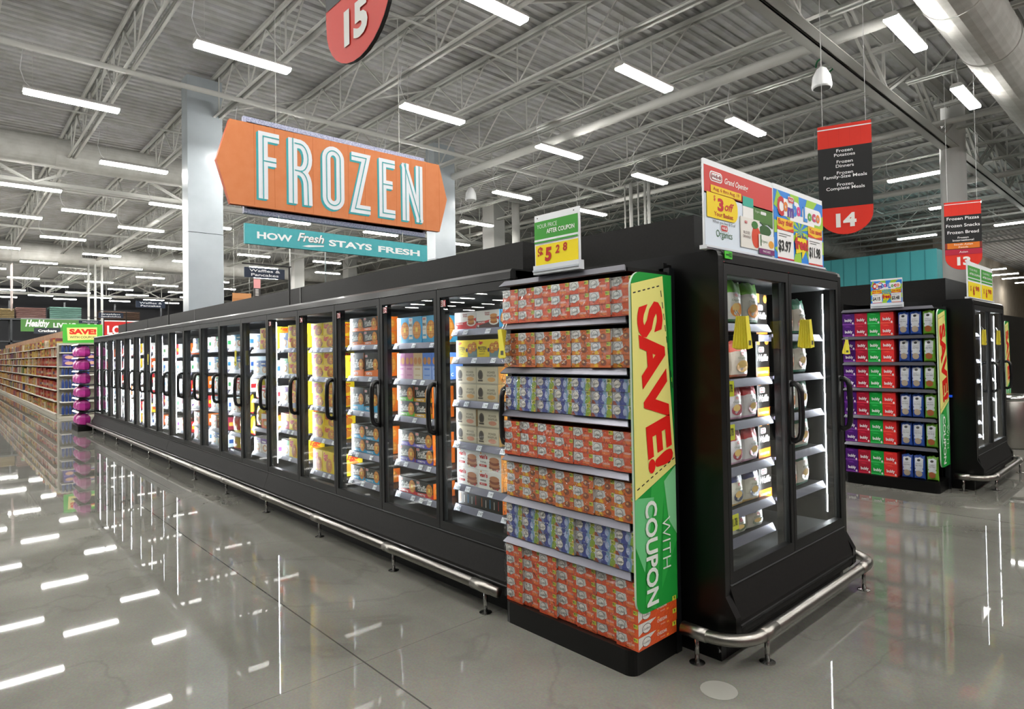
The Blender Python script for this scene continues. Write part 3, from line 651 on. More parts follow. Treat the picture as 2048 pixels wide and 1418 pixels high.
def pancakes(base, band):
    def art(f):
        f.rect(0, 0, 1, .4, base, 1); f.poly([(0, .3), (.6, .45), (1, .62), (1, .42), (.5, .3), (0, .12)], band, 2)
        f.ell(.78, .34, .21, .2, '#f1efea', 3, 18)
        for k in range(4): f.ell(.78, .32+.12*k, .15, .1, ('#b5662a', '#d89046')[k % 2], 4+k, 16)
        f.text('Premier', .5, .86, .1, '#a31f2b', 3, w=.22, shear=.2, bold=.02); f.text('Protein', .5, .75, .1, '#a31f2b', 3, w=.2, shear=.2, bold=.02); f.text('PANCAKES', .24, .32, .09, '#f4f0ee', 3, w=.3, bold=.02)
        f.rect(.06, .06, .13, .2, '#e7e2e2', 3)
    return carton(.235, .117, .2, '#efecea', art, waffle_side('#4fa7d4'))
def eggo(w, h, alt):
    def art(f):
        f.ell(.66, .34, .3, .33, ('#5b3f63', '#4d7a86', '#d98f2c')[alt], 1, 18); f.ell(.52, .3, .17, .27, '#b86f24', 2, 14); waffle_pic(f, .72, .42, .2, .38 if h < .15 else .24, 3)
        f.text('Eggo', .33, .72, .3, '#d3232a', 3, w=.46, bold=.04, shear=.3, rot=.12)
    return carton(w, h, .2, '#f4d21f', art, lambda f: (f.ell(.5, .4, .35, .32, '#d9822b', 1, 14), f.text('Eggo', .5, .8, .2, '#d3232a', 2, w=.6, bold=.04, shear=.3)))
def protein(f):
    f.text('Eggo', .18, .82, .16, '#d3232a', 2, w=.18, bold=.04, shear=.3); f.text('PROTEIN', .24, .5, .2, '#3a3520', 2, w=.38, bold=.02); f.text('WAFFLES', .24, .32, .1, '#3a3520', 2, w=.28); f.rect(.1, .16, .34, .19, '#8a7a20', 2)
    f.rect(.56, .0, 1, .5, '#6e8a92', 1); waffle_pic(f, .68, .5, .13, .3, 2); waffle_pic(f, .86, .6, .12, .28, 6); f.ell(.54, .4, .05, .12, '#4a3a6a', 9, 10)
def kodiak(c):
    def art(f):
        f.rect(.03, .05, .97, .95, '#cfc5ac', 1); f.ell(.2, .5, .12, .3, '#5c534a', 2, 16); f.ell(.2, .5, .08, .22, '#3e3732', 3, 12); f.rect(.08, .12, .33, .26, '#b3a88f', 4); f.rect(.1, .15, .31, .23, '#3e3732', 5)
        f.text('POWER', .7, .66, .13, '#756a5c', 2, w=.34, bold=.02); f.text('WAFFLES', .7, .48, .13, '#756a5c', 2, w=.42, bold=.02); f.ell(.7, .26, .18, .13, c, 2, 14)
    return carton(.225, .117, .2, '#b3aa96', art, waffle_side('#b08a54'))
def vans(f):
    f.text("van's", .24, .76, .22, '#c8242b', 2, w=.36, bold=.04); f.ell(.13, .93, .03, .05, '#e8902a', 2, 8); f.text('WAFFLES', .22, .46, .09, '#3a3532', 2, w=.26, bold=.02); f.rrect(.06, .2, .38, .32, .02, '#c8242b', 2); f.text('BERRY', .22, .26, .06, '#ffffff', 3, w=.2)
    for k in range(4): f.ell(.72, .22+.14*k, .24-.01*k, .15, ('#8a4a32', '#b77a55')[k % 2], 2+k, 18)
    f.ell(.6, .1, .05, .07, '#e9dcc0', 8, 8); f.ell(.86, .12, .04, .06, '#c23440', 8, 8)
def bigw(f):
    f.rrect(.02, .14, .34, .96, .02, '#f2efe9', 2); f.text('BIG', .18, .68, .1, '#221f1d', 3, w=.24, bold=.04); f.text('WAFFLE', .18, .5, .04, '#221f1d', 3, w=.24); f.rect(.06, .24, .3, .3, '#3aa4d8', 3); store_logo(f, .18, .88, .22, 3); waffle_pic(f, .66, .48, .33, .34, 1)
def tall(c, c2):
    def art(f):
        f.rect(0, 0, 1, .5, c2, 1); f.ell(.28, .7, .2, .14, '#c98a52', 2, 12); f.ell(.74, .7, .2, .14, '#c98a52', 2, 12); f.rect(.2, .36, .8, .42, c, 2); f.rect(.2, .14, .8, .17, c, 2)
    return carton(.115, .2, .2, c, art, lambda f: (f.ell(.5, .7, .3, .14, '#c98a52', 1, 12), f.text('C', .5, .18, .12, '#ffffff', 1, bold=.02)))
def darkbox(f):
    for k, c in enumerate(('#e8711f', '#e9e6e0', '#3a9ad8', '#e9e6e0', '#c8242b')): f.rect(.1+.18*k, .2, .12+.18*k, .8-.1*(k % 2), c, 1)
def generic(c1, c2, c3, w=.2, h=.16, k=0):
    def art(f):
        f.poly([(0, .62), (1, .5+.2*(k % 2)), (1, 1), (0, 1)], c2, 1); f.ell(.55, .34, .32, .24, c3, 2, 14); f.ell(.6, .36, .2, .14, '#e9dfcf', 3, 12); f.rect(.14, .72, .7, .82, '#f6f4ef', 3)
    return carton(w, h, .2, c1, art, lambda f: f.rect(.1, .3, .9, .6, c2, 1))
def foodbag(ctop, cmid, food, cbot, w=.2, h=.25, txt=None):
    def f():
        def col(u, v):
            if v > .72: return ctop
            if v < .12: return cbot
            return cmid
        return bag(w, h, .08, col, lambda fr: (fr.ell(.55, .32, .3, .16, food, 6, 14), fr.ell(.46, .38, .16, .1, '#e4c07a', 8, 10), store_logo(fr, .5, .66, .2, 7), fr.text(txt or 'Organics', .5, .54, .05, '#4a6a3a', 8, w=.46)))
    return f
KINDS = {
 'pancake': (pancakes('#c8242b', '#d9333a'), .235, .117, 'white and red pancake box'), 'pancake2': (pancakes('#4a3438', '#d9333a'), .235, .117, 'dark and red pancake box'),
 'protein': (carton(.235, .117, .2, '#f2d81e', protein, waffle_side('#e8b31f')), .235, .117, 'yellow protein waffle box'),
 'kodiak': (kodiak('#d0a066'), .225, .117, 'tan power waffle box'), 'kodiak2': (kodiak('#c98a72'), .225, .117, 'tan waffle box, pink picture'),
 'vans': (carton(.232, .122, .2, '#efedea', vans, waffle_side('#c98a52')), .232, .122, 'white waffle box with red lettering'),
 'bigw': (carton(.172, .2, .2, '#4aa8d8', bigw, waffle_side('#4aa8d8')), .172, .2, 'blue big waffle box'),
 'tallp': (tall('#b86a9c', '#d8a0c0'), .115, .2, 'pink narrow carton'), 'tallc': (tall('#cfae84', '#e4d4bc'), .115, .2, 'cream narrow carton'), 'tallb': (tall('#5a84d8', '#9ab4e8'), .115, .2, 'blue narrow carton'), 'tallr': (tall('#e0603c', '#e8765a'), .115, .2, 'coral narrow carton'),
 'wgreen': (waffles(.235, .117, '#62b82c'), .235, .117, 'black waffle box with green band'), 'wyel': (waffles(.235, .117, '#d8a51c'), .235, .117, 'black waffle box with gold band'),
 'wpur': (waffles(.235, .117, '#5a4ab0'), .235, .117, 'black waffle box with purple band'), 'wred': (waffles(.235, .117, '#c8242b'), .235, .117, 'black waffle box with red band'),
 'wor': (waffles(.235, .117, '#ee7420'), .235, .117, 'black waffle box with orange band'), 'wort': (waffles(.235, .2, '#ee7420'), .235, .2, 'tall black waffle box with orange band'),
 'wblue': (waffles(.235, .117, '#2f9fd0'), .235, .117, 'black waffle box with blue band'), 'wbluet': (waffles(.235, .2, '#2f9fd0'), .235, .2, 'tall black waffle box with blue band'),
 'dark': (carton(.235, .1, .24, '#171412', darkbox, waffle_side('#e8711f')), .235, .1, 'black waffle box lying flat'),
 'eg0': (eggo(.235, .117, 0), .235, .117, 'yellow waffle box with purple corner'), 'eg1': (eggo(.235, .117, 1), .235, .117, 'yellow waffle box with teal corner'), 'eg2': (eggo(.2, .2, 2), .2, .2, 'tall yellow waffle box'),
 'g0': (generic('#f0ede8', '#c8242b', '#c97a3c'), .2, .16, 'white and red frozen meal box'), 'g1': (generic('#e4e8ea', '#3a8ab8', '#b86a3c'), .2, .16, 'white and blue frozen meal box'),
 'g2': (generic('#e8641f', '#f0ede8', '#d89a3c', k=1), .2, .16, 'orange frozen snack box'), 'g3': (generic('#c8242b', '#f2c21f', '#8a4a2a'), .2, .16, 'red and yellow frozen snack box'),
 'g4': (generic('#e9ede6', '#3a9a58', '#c9a45a', k=1), .2, .16, 'white and green frozen food box'), 'g5': (generic('#cfe2ec', '#2a5aa8', '#d8b08a'), .2, .16, 'pale blue frozen food box'), 'g6': (generic('#8a1f3c', '#d8a03a', '#e4c07a'), .2, .16, 'maroon frozen food box'),
 'g7': (generic('#f2d21f', '#e8641f', '#b86a2a'), .2, .16, 'yellow and orange snack box'), 'g8': (generic('#efeae4', '#7a4a9a', '#c98a5a', k=1), .2, .16, 'white and purple frozen food box'),
 'by': (foodbag('#f2dc1f', '#f0c81f', '#c88a2a', '#c8242b', .22, .24, 'TOTS'), .22, .24, 'yellow frozen snack bag'), 'bo': (foodbag('#c8242b', '#d8401f', '#e8a24a', '#f2dc1f', .22, .24, 'BITES'), .22, .24, 'red and orange frozen snack bag'),
}
def put(kind, k, si, c, r, x, z, dy=0., desc2=''):
    mk, w_, h_, desc = KINDS[kind]
    lab = '%s, %s door from right, %s shelf%s, %s from left' % (desc, ordn(k), ordn(si), ' upper' if r == 1 else (' lower' if r == 0 and desc2 else ''), ordn(c))
    b = kind in ('by', 'bo')
    inst(kind, mk, 'frozen_food_bag' if b else 'frozen_food_box', (x, RUNY+.122+dy+random.uniform(-.004, .006), z), lab, 'frozen food bag' if b else 'frozen food box', 'frozen foods behind the glass doors of the long row', random.uniform(-.01, .01), b)
def fill(k, si, z, spec):
    """spec: list of (kind, columns, stack)"""
    x = row(k)+.052; c = 0
    for kind, cols, st in spec:
        w_, h_ = KINDS[kind][1:3]
        for i in range(cols):
            if x+w_ > row(k)+DW-.03: return
            for r in range(st): put(kind, k, si, c, r if st > 1 else -1, x+w_/2, z+.002+r*(h_+.0015), 0, 's' if st > 1 else '')
            x += w_+.004; c += 1
L_ = {0: [[('pancake', 1, 1), ('pancake2', 1, 1)], [('protein', 2, 1)], [('kodiak', 2, 2)], [('kodiak2', 2, 2)], [('vans', 2, 2)], [('dark', 2, 1)]],
      1: [[('bigw', 4, 1)], [('tallp', 2, 1), ('tallc', 1, 1), ('tallb', 2, 1), ('tallr', 1, 1)], [('wgreen', 1, 2), ('wyel', 2, 2)], [('wpur', 3, 2)], [('wred', 3, 1)]],
      2: [[('wor', 3, 2)], [('wort', 3, 1)], [('wbluet', 3, 1)], [('wblue', 3, 2)], [('wblue', 3, 1)]],
      3: [[('eg0', 1, 2), ('eg1', 2, 2)], [('eg0', 2, 2), ('eg2', 1, 1)], [('eg1', 3, 2)], [('eg0', 1, 2), ('eg1', 2, 2)], [('eg2', 3, 1)]],
      4: [[('g5', 1, 1), ('eg0', 2, 2)], [('g4', 1, 1), ('eg1', 2, 2)], [('g8', 1, 1), ('eg0', 2, 2)], [('g3', 1, 1), ('eg1', 2, 2)], [('g4', 1, 1), ('eg2', 2, 1)]],
      5: [[('g1', 1, 1), ('eg1', 2, 2)], [('g5', 3, 1)], [('by', 1, 1), ('g0', 2, 1)], [('by', 1, 1), ('g2', 2, 1)], [('g8', 3, 1)]],
      6: [[('g1', 3, 1)], [('g5', 3, 1)], [('g3', 1, 1), ('g0', 2, 1)], [('g0', 1, 1), ('by', 2, 1)], [('bo', 1, 1), ('by', 2, 1)], [('by', 2, 1)]]}
GN = ['g0', 'g1', 'g2', 'g3', 'g4', 'g5', 'g6', 'g7', 'g8']
for k in range(18):
    zs = bz(k)
    for si, z in enumerate(zs):
        if k in L_:
            if si < len(L_[k]): fill(k, si, z, L_[k][si])
        else:
            a = random.choice(['g0', 'g1', 'g5', 'g4', 'g0', 'g8', 'g2']) ; b = random.choice(GN); fill(k, si, z, [(a, 1, 1), (b, 2, 1)])
# --- end freezer contents (facing +x)
EK = {'bgreen': (foodbag('#6fb83a', '#cfd0ca', '#e8923a', '#2f6a3a'), .2, .225, 'green topped produce bag'), 'bcoral': (foodbag('#ee6a55', '#e9dccf', '#e8b84a', '#b86a4a', .24, .22), .24, .22, 'coral topped fruit bag'),
      'bred': (foodbag('#c82430', '#ddd8dc', '#a8324a', '#c9a0b8', .19, .2), .19, .2, 'red topped strawberry bag'), 'bnavy': (foodbag('#2c3a78', '#d4d0c4', '#2e3658', '#c8a45a', .19, .2), .19, .2, 'navy topped blueberry bag'), 'bnavys': (foodbag('#2c3a78', '#d4d0c4', '#6a7a58', '#c8ccc4', .2, .13), .2, .13, 'short navy topped fruit bag'),
      'bteal': (foodbag('#1f7a5a', '#cfc9be', '#b8643a', '#1f6a52', .21, .24, 'POPS'), .21, .24, 'teal topped pretzel bag'), 'borange': (foodbag('#e8822a', '#cfc4b4', '#b85a3a', '#3a3a3a', .2, .22, 'BITES'), .2, .22, 'orange topped snack bag'),
      'wst': (carton(.16, .25, .2, '#171412', lambda f: (f.poly([(.08, .78), (.3, .78), (.3, 1), (.08, 1)], '#ee8a2a', 2), f.rect(0, 0, 1, .22, '#ee7420', 1), store_logo(f, .4, .66, .42, 2), f.text('Waffle', .5, .46, .17, '#f2f0ea', 2, w=.82, shear=.35, bold=.01), f.text('HOMESTYLE', .5, .1, .06, '#ffd9b0', 2, w=.8, bold=.02), waffle_pic(f, .82, .88, .16, .1, 2)), waffle_side('#171412')), .16, .25, 'upright black waffle box with orange foot')}
def pute(kind, y, z, lab, dx=0., oy=0.):
    mk, w_, h_, desc = EK[kind]; b = kind != 'wst'
    inst(kind, mk, 'frozen_food_bag' if b else 'frozen_food_box', (-1.65-.125-dx, y+oy, z), lab, 'frozen food bag' if b else 'frozen food box', 'frozen foods in the end freezer', math.pi/2+random.uniform(-.05, .05), b)
EA = [('bgreen', 3), ('bcoral', 2), ('bred', 3), ('bred', 3), ('bnavy', 3), ('bnavys', 3)]
for si, (kd, nn) in enumerate(EA):
    z = EZ[0][si]; w_ = EK[kd][1]
    for i in range(nn):
        pute(kd, 3.02+.05+w_/2+i*(w_+.005), z, '%s, left door of end freezer, %s shelf, %s from left' % (EK[kd][3], ordn(si), ordn(i)))
EB = [('borange', 'bteal'), ('bteal', 'bteal'), ('bteal', 'bteal'), ('borange', 'bteal'), ('borange', 'bteal')]
for si, (a, b) in enumerate(EB):
    z = EZ[1][si]
    pute('wst', 3.765, z, 'upright black waffle box behind end freezer right door, %s shelf' % ordn(si), .04)
    o = G().box(-.085, -.02, -.045, .085, .2, -.004, RAILM).build('price_rail', E1); o.location = (3.765-3.01, .165, z)
    pute(a, 4.07, z, '%s, left one behind end freezer right door, %s shelf' % (EK[a][3], ordn(si))); pute(b, 4.29, z, '%s, right one behind end freezer right door, %s shelf' % (EK[b][3], ordn(si)), .01)
for si, z in enumerate((1.43, .93, .7)):
    pute('bgreen', 3.25, z, 'green topped bag in the second row end freezer, %s of its three' % ordn(si), 0, 5.45)
# --- pink bags at the far display
def pinkbag():
    return bag(.41, .255, .27, lambda u, v: '#c83a9c' if (int(u*7+v*5) % 5) else '#dd70ba', lambda f: f.text('N', .4, .6, .3, '#f0d8ea', 6, bold=.03), 10, 12, 5, None, .22, .0, .15)
for si, z in enumerate((1.67, 1.37, 1.06, .75, .45, .13)):
    for c in range(2): inst('pink', pinkbag, 'pink_bag', (-17.62+.42*c, 2.31, z), '%s pink plastic bag on the %s shelf at the far row end' % (('left', 'right')[c], ('top', 'second', 'third', 'fourth', 'fifth', 'bottom')[si]), 'pink bag', 'pink bags at the far end of the row', random.uniform(-.1, .1), True)
# ------------------------------------------------------------------ hanging and standing signs
def S(h): return M(h, .5, spec=.3)
def flat(g, o, u, n, eps=.0012): return Fr(g, o, u, (0, 0, 1), n, 1, 1, eps, S)
# FROZEN arrow board
t = thing('hanging_sign', 'big orange FROZEN arrow board over a teal strip, hung before the white pillars', 'hanging sign', (-7.2, 3.81, 3.3)); ox, oy, oz = 7.2, -3.81, -3.3
def rel(g, name, par=None, **kw):
    o = g.build(name, par or t, **kw); return o
bd = [(2.247, 3.78), (2.392, 3.313), (5.24, 3.335), (5.377, 3.81), (5.246, 4.288), (2.392, 4.262)]
def loc_(pts): return [(y+oy, z+oz) for y, z in pts]
g = G(); g.prism(loc_(bd)[::-1], 'x', -.06, 0, S('#c8551a')); f = flat(g, (0, oy, oz), (0, 1, 0), (1, 0, 0)); f.poly(bd, noisy('orange_board', '#c47341', '#c87948', 8, .7), 1)
for k in range(13):
    y = 2.42+.235*k
    if 2.5 < y < 5.3: f.rect(y, 3.335, y+.004, 4.262, '#a85424', 2)
o_board = rel(g, 'arrow_board')
g = G(); gs = noisy('galvanised_panel', '#7d86a8', '#b9c0d6', 60, .5, detail=6)
for z0, z1 in ((4.24, 4.355), (3.245, 3.35)): g.box(-.12, 2.565+oy, z0+oz, -.065, 5.04+oy, z1+oz, gs)
g.box(-.12, 2.6+oy, 3.3+oz, -.065, 5.0+oy, 4.3+oz, gs); rel(g, 'galvanised_panel')
def arc(cx, cz, rx, rz_, a0, a1, n=10): return [(cx+rx*math.cos(math.radians(a0+(a1-a0)*i/n)), cz+rz_*math.sin(math.radians(a0+(a1-a0)*i/n))) for i in range(n+1)]
B_, T_ = 3.42, 4.2; h = .056
def col2(x): return x
LET = [
 [[(2.757, B_), (2.757, T_-h), (2.945, T_-h)], [(2.757, 3.86), (2.91, 3.86)]],
 [[(3.108, B_), (3.108, T_)], [(3.13, T_-h), (3.2, T_-h)]+arc(3.2, 3.98, .095, .162, 90, -90)[1:]+[(3.13, 3.82)], [(3.2, 3.82)]+arc(3.2, 3.65, .09, .16, 70, 0)+[(3.295, B_)]],
 [arc(3.626, 4.05, .092, .1, 0, 180)+arc(3.626, 3.565, .092, .095, 180, 360)],
 [[(3.875, T_-h), (4.083, T_-h), (3.92, B_+h), (4.14, B_+h)]],
 [[(4.513, T_-h), (4.324, T_-h), (4.324, B_+h), (4.513, B_+h)], [(4.324, 3.86), (4.475, 3.86)]],
 [[(4.68, B_), (4.68, T_)], [(4.66, T_-.01), (4.915, B_+.01)], [(4.9, B_), (4.9, T_)]]]
g = G(); f = flat(g, (0, oy, oz), (0, 1, 0), (1, 0, 0), .002)
for i, L in enumerate(LET):
    for j, pth in enumerate(L):
        cl = i == 2; dl = .3*j
        sh = [(a-.022, b-.022) for a, b in pth]
        f.stroke(sh, .112, '#3f9fa3', 2+dl, cl); f.stroke([(a-.011, b-.011) for a, b in pth], .112, '#3f9fa3', 3+dl, cl)
for i, L in enumerate(LET):
    for j, pth in enumerate(L): f.stroke(pth, .108 if not (i == 5 and j == 1) else .1, '#d3d7dc', 4+.3*j, i == 2)
for i, L in enumerate(LET):
    for j, pth in enumerate(L): f.stroke([(a, b) for a, b in pth], .013, '#3f9fa3', 6+.2*j, i == 2)
rel(g, 'lettering')
g = G(); g.box(-.06, 2.553+oy, 2.89+oz, -.02, 5.037+oy, 3.12+oz, S('#2f9fa6')); f = flat(g, (-.02, oy, oz), (0, 1, 0), (1, 0, 0)); f.rect(2.553, 2.89, 5.037, 3.12, noisy('teal_board', '#45a3aa', '#4aa8af', 20, .7), 1)
for k in range(11): f.rect(2.77+.216*k, 2.89, 2.773+.216*k, 3.12, '#3a96a0', 2)
W_ = '#eef2f2'
f.text('HOW', 2.895, 3.0, .075, W_, 3, w=.415, bold=.035); f.text('Fresh', 3.337, 3.03, .1, '#8a6a5a', 3, w=.345, bold=.03, shear=.3); f.text('Fresh', 3.333, 3.033, .1, W_, 4, w=.34, bold=.02, shear=.3)
f.poly([(3.22, 2.925), (3.3, 2.945), (3.5, 2.96), (3.5, 2.945), (3.3, 2.92)], W_, 4)
f.text('STAYS', 3.866, 3.003, .075, W_, 3, w=.6, bold=.035); f.text('FRESH', 4.585, 2.997, .075, W_, 3, w=.65, bold=.035); rel(g, 'teal_strip', label='teal strip reading how fresh stays fresh')
g = G()
for y in (2.95, 4.65):
    g.tube([(-.09, y+oy, 4.35+oz), (-.09, y+oy, 6.2+oz)], .004, PAINT, 4); g.tube([(-.04, y+oy, 3.12+oz), (-.04, y+oy, 3.26+oz)], .004, PAINT, 4)
rel(g, 'hanging_wire')
# red and black aisle signs
def aisle(lab, a, b, z0, z1, num, lines, extra=None, face=1):
    A = Vector((a[0], a[1], 0)); B = Vector((b[0], b[1], 0)); wd = (B-A).length; ang = math.atan2(B.y-A.y, B.x-A.x); hh = z1-z0
    t = thing('aisle_sign', lab, 'aisle sign', (a[0], a[1], z0), ang, 'red and black aisle signs'); R = '#d92f1e'
    out = [(wd, hh), (0, hh), (0, .22)]+[(wd/2-wd/2*math.cos(math.radians(i*12)), .2*(1-math.sin(math.radians(i*12)))) for i in range(1, 15)]+[(wd, .22)]
    g = G(); g.prism(out, 'y', .001, .014, M('#191919', .5)); f = Fr(g, (0, 0, 0), (1, 0, 0), (0, 0, 1), (0, -1, 0), 1, 1, .0012, S)
    f.poly(out, R, 0); f.rect(0, .26, wd, hh-.215, '#1c1c1d', 1); f.rect(0, hh-.04, wd, hh-.03, '#eeeeee', 1)
    for k in range(1, 5): f.rect(wd*k/5, hh-.2, wd*k/5+.001, hh-.045, '#b3241a', 1)
    for s, y, sz, ww in lines: f.text(s, wd/2, y, sz*1.15, '#f2f2f2', 3, w=ww, bold=.01)
    if extra: extra(f, wd)
    f.text(num, wd/2, .135, .12, '#e9e7e2', 3, w=.17, bold=.05); g.build('sign_panel', t)
    g = G()
    for x in (wd*.1, wd*.9): g.tube([(x, .007, hh), (x, .007, 6.2-z0)], .003, M('#d8d8d8', .5), 4)
    g.build('hanging_wire', t)
aisle('hanging sign numbered 14 listing frozen potatoes, dinners and meals', (-2.404, 6.219), (-1.984, 6.381), 2.665, 3.71, '14',
      [('Frozen', .795, .026, .135), ('Potatoes', .755, .026, .175), ('Frozen', .69, .026, .135), ('Dinners', .65, .026, .15), ('Frozen', .585, .026, .135), ('Family-Size Meals', .545, .026, .36), ('Frozen', .475, .026, .135), ('Complete Meals', .435, .026, .32)])
def ex13(f, wd):
    f.rect(.03, .33, wd-.03, .42, '#d8741f', 2); f.rect(0, .33, .03, .42, '#7a2a20', 2); f.rect(wd-.03, .33, wd, .42, '#7a2a20', 2); f.rect(0, .235, wd, .32, '#b3213c', 2)
    f.text('South Asian', wd/2, .395, .026, '#f2e6d6', 3, w=.24, bold=.01); f.text('Foods', wd/2, .352, .026, '#f2e6d6', 3, w=.12, bold=.01); f.text('Asian', wd/2, .277, .028, '#f2e6e6', 3, w=.11, bold=.01)
aisle('hanging sign numbered 13 listing frozen pizzas, snacks and bread', (-2.61, 11.6), (-2.17, 11.77), 2.77, 3.83, '13',
      [('Frozen Pizzas', .8, .042, .41), ('Frozen Snacks', .69, .042, .43), ('Frozen Bread', .585, .042, .4), ('Frozen', .5, .026, .14), ('International', .46, .026, .27)], ex13)
aisle('hanging sign numbered 15 cut by the top of the view', (-2.225, 1.1), (-1.76, 1.1), 2.655, 3.7, '15', [('Frozen Breakfast', .7, .03, .34), ('Frozen Waffles', .6, .03, .3)])
# tall coupon sign panels
def coupon_panel(lab, x, y, z0, z1, wd):
    t = thing('coupon_sign', lab, 'coupon sign', (x, y, z0), math.pi/2, 'tall yellow and green coupon signs'); hh = z1-z0; g = G(); r = .08; out = [(wd, 0), (wd, hh)]
    for cx, cz, a in ((r, hh-r, 90), (r, r, 180)):
        for i in range(7): q = math.radians(a+15*i); out.append((cx+r*math.cos(q), cz+r*math.sin(q)))
    out = [(px/wd, pz/hh) for px, pz in out]
    g.prism([(a*wd, b*hh) for a, b in out], 'y', .0, .012, S('#c9dcc9')); f = Fr(g, (0, 0, 0), (1, 0, 0), (0, 0, 1), (0, -1, 0), wd, hh, .0012, S)
    f.poly(out, '#1f9a3c', 0)
    f.poly([(.2, 0.02), (.45, .0), (.75, .4), (.6, .38), (.4, .37)], '#37b04c', 1); f.poly([(.0, .34), (.45, .33), (.2, .12), (0, .2)], '#6fcb88', 1); f.poly([(.6, .05), (1, .18), (1, .4), (.72, .4)], '#2fae48', 1); f.poly([(.8, .25), (1, .2), (1, .41), (.7, .37)], '#8ad69c', 2)
    f.poly([(.84, .96), (1, .55), (.95, .45)], '#0f7a2c', 1); f.poly([(.0, .962), (.76, .995), (1, .414), (0, .335)], '#efe98a', 3)
    def dash(p0, p1, n, L=4):
        for i in range(n):
            a = (i+.15)/n; b = (i+.7)/n; f.stroke([(p0[0]+(p1[0]-p0[0])*a, p0[1]+(p1[1]-p0[1])*a), (p0[0]+(p1[0]-p0[0])*b, p0[1]+(p1[1]-p0[1])*b)], .006, '#1c1c1c', L)
    dash((.02, .935), (.7, .965), 6); dash((.7, .955), (.97, .64), 9); dash((.03, .363), (1, .437), 9)
    f.text('SAVE!', .52, .66, .2/hh, '#e32119', 5, w=.86/wd, bold=.045, shear=-.12, rot=math.radians(-84.5))
    f.text('WITH', .72, .185, .075/hh, '#eef6ee', 5, w=.26/wd, bold=-.012, rot=math.radians(-90)); f.text('COUPON', .36, .17, .095/hh, '#eef6ee', 5, w=.52/wd, bold=.03, rot=math.radians(-90))
    g.build('sign_panel', t)
    return t
coupon_panel('tall yellow and green save with coupon panel beside the orange cracker cartons', -1.868, 2.505, .30, 1.995, .355)
coupon_panel('tall save with coupon panel beside the rice cake bags on the second display', -1.878, 7.955, .28, 2.0, .36)
coupon_panel('narrow save with coupon panel above the steel bin at the right edge', -2.18, 13.32, .30, 2.0, .36)
# price sign holders
def holder(name, lab, loc, rz, wd, hh, draw, foot=.05, thick=.012, group=None):
    t = thing(name, lab, 'price sign', loc, rz, group); g = G(); g.box(-wd/2, 0, foot, wd/2, thick, hh, S('#eef1f4')); f = Fr(g, (-wd/2, 0, foot), (1, 0, 0), (0, 0, 1), (0, -1, 0), wd, hh-foot, .001, S)
    draw(f); g.build('sign_card', t)
    g = G(); g.box(-wd/2-.004, -.012, 0, wd/2+.004, .03, foot, S('#d9dde3')); g.box(-wd/2-.004, -.018, foot*.3, wd/2+.004, -.012, foot*.5, S('#b8bec8')); g.build('sign_holder', t)
    return t
def handprice(f, x, y, s, a, b, c='#b8201c'):
    f.text('$', x, y, s*.85, c, 3, bold=.03, shear=.1); f.text(a, x+s*1.0, y-.02, s*1.35, c, 3, bold=.05); f.text(b, x+s*2.4, y+.09, s*.8, c, 3, bold=.03, shear=.1, w=s*1.45*f.h/f.w)
def price528(f):
    f.rect(.0, .51, .98, .87, '#3f9c35', 1); f.text('YOUR PRICE', .3, .77, .085, '#f2f7f0', 3, w=.46, bold=-.01); f.text('AFTER COUPON', .6, .65, .085, '#f2f7f0', 3, w=.62, bold=.02)
    f.rect(0, .475, .98, .515, '#e8ecee', 2); f.rect(0, .44, .98, .475, '#3f9c35', 3); f.rect(.02, .0, .98, .4, '#f4dc14', 1)
    f.text('$', .14, .24, .2, '#b8281c', 3, bold=.035); f.text('5', .32, .2, .25, '#b8281c', 3, bold=.05, shear=.1); f.text('2', .53, .27, .15, '#b8281c', 3, bold=.035, shear=.15); f.text('8', .7, .29, .15, '#b8281c', 3, bold=.035, shear=.1)
    for x in (.08, .9): f.ell(x, .94, .015, .012, '#2a2a2a', 3, 8)
holder('price_sign', 'yellow price sign reading 5.28 with green after coupon header', (-2.36, 2.505, 2.04), 0, .335, .335, price528, .05)
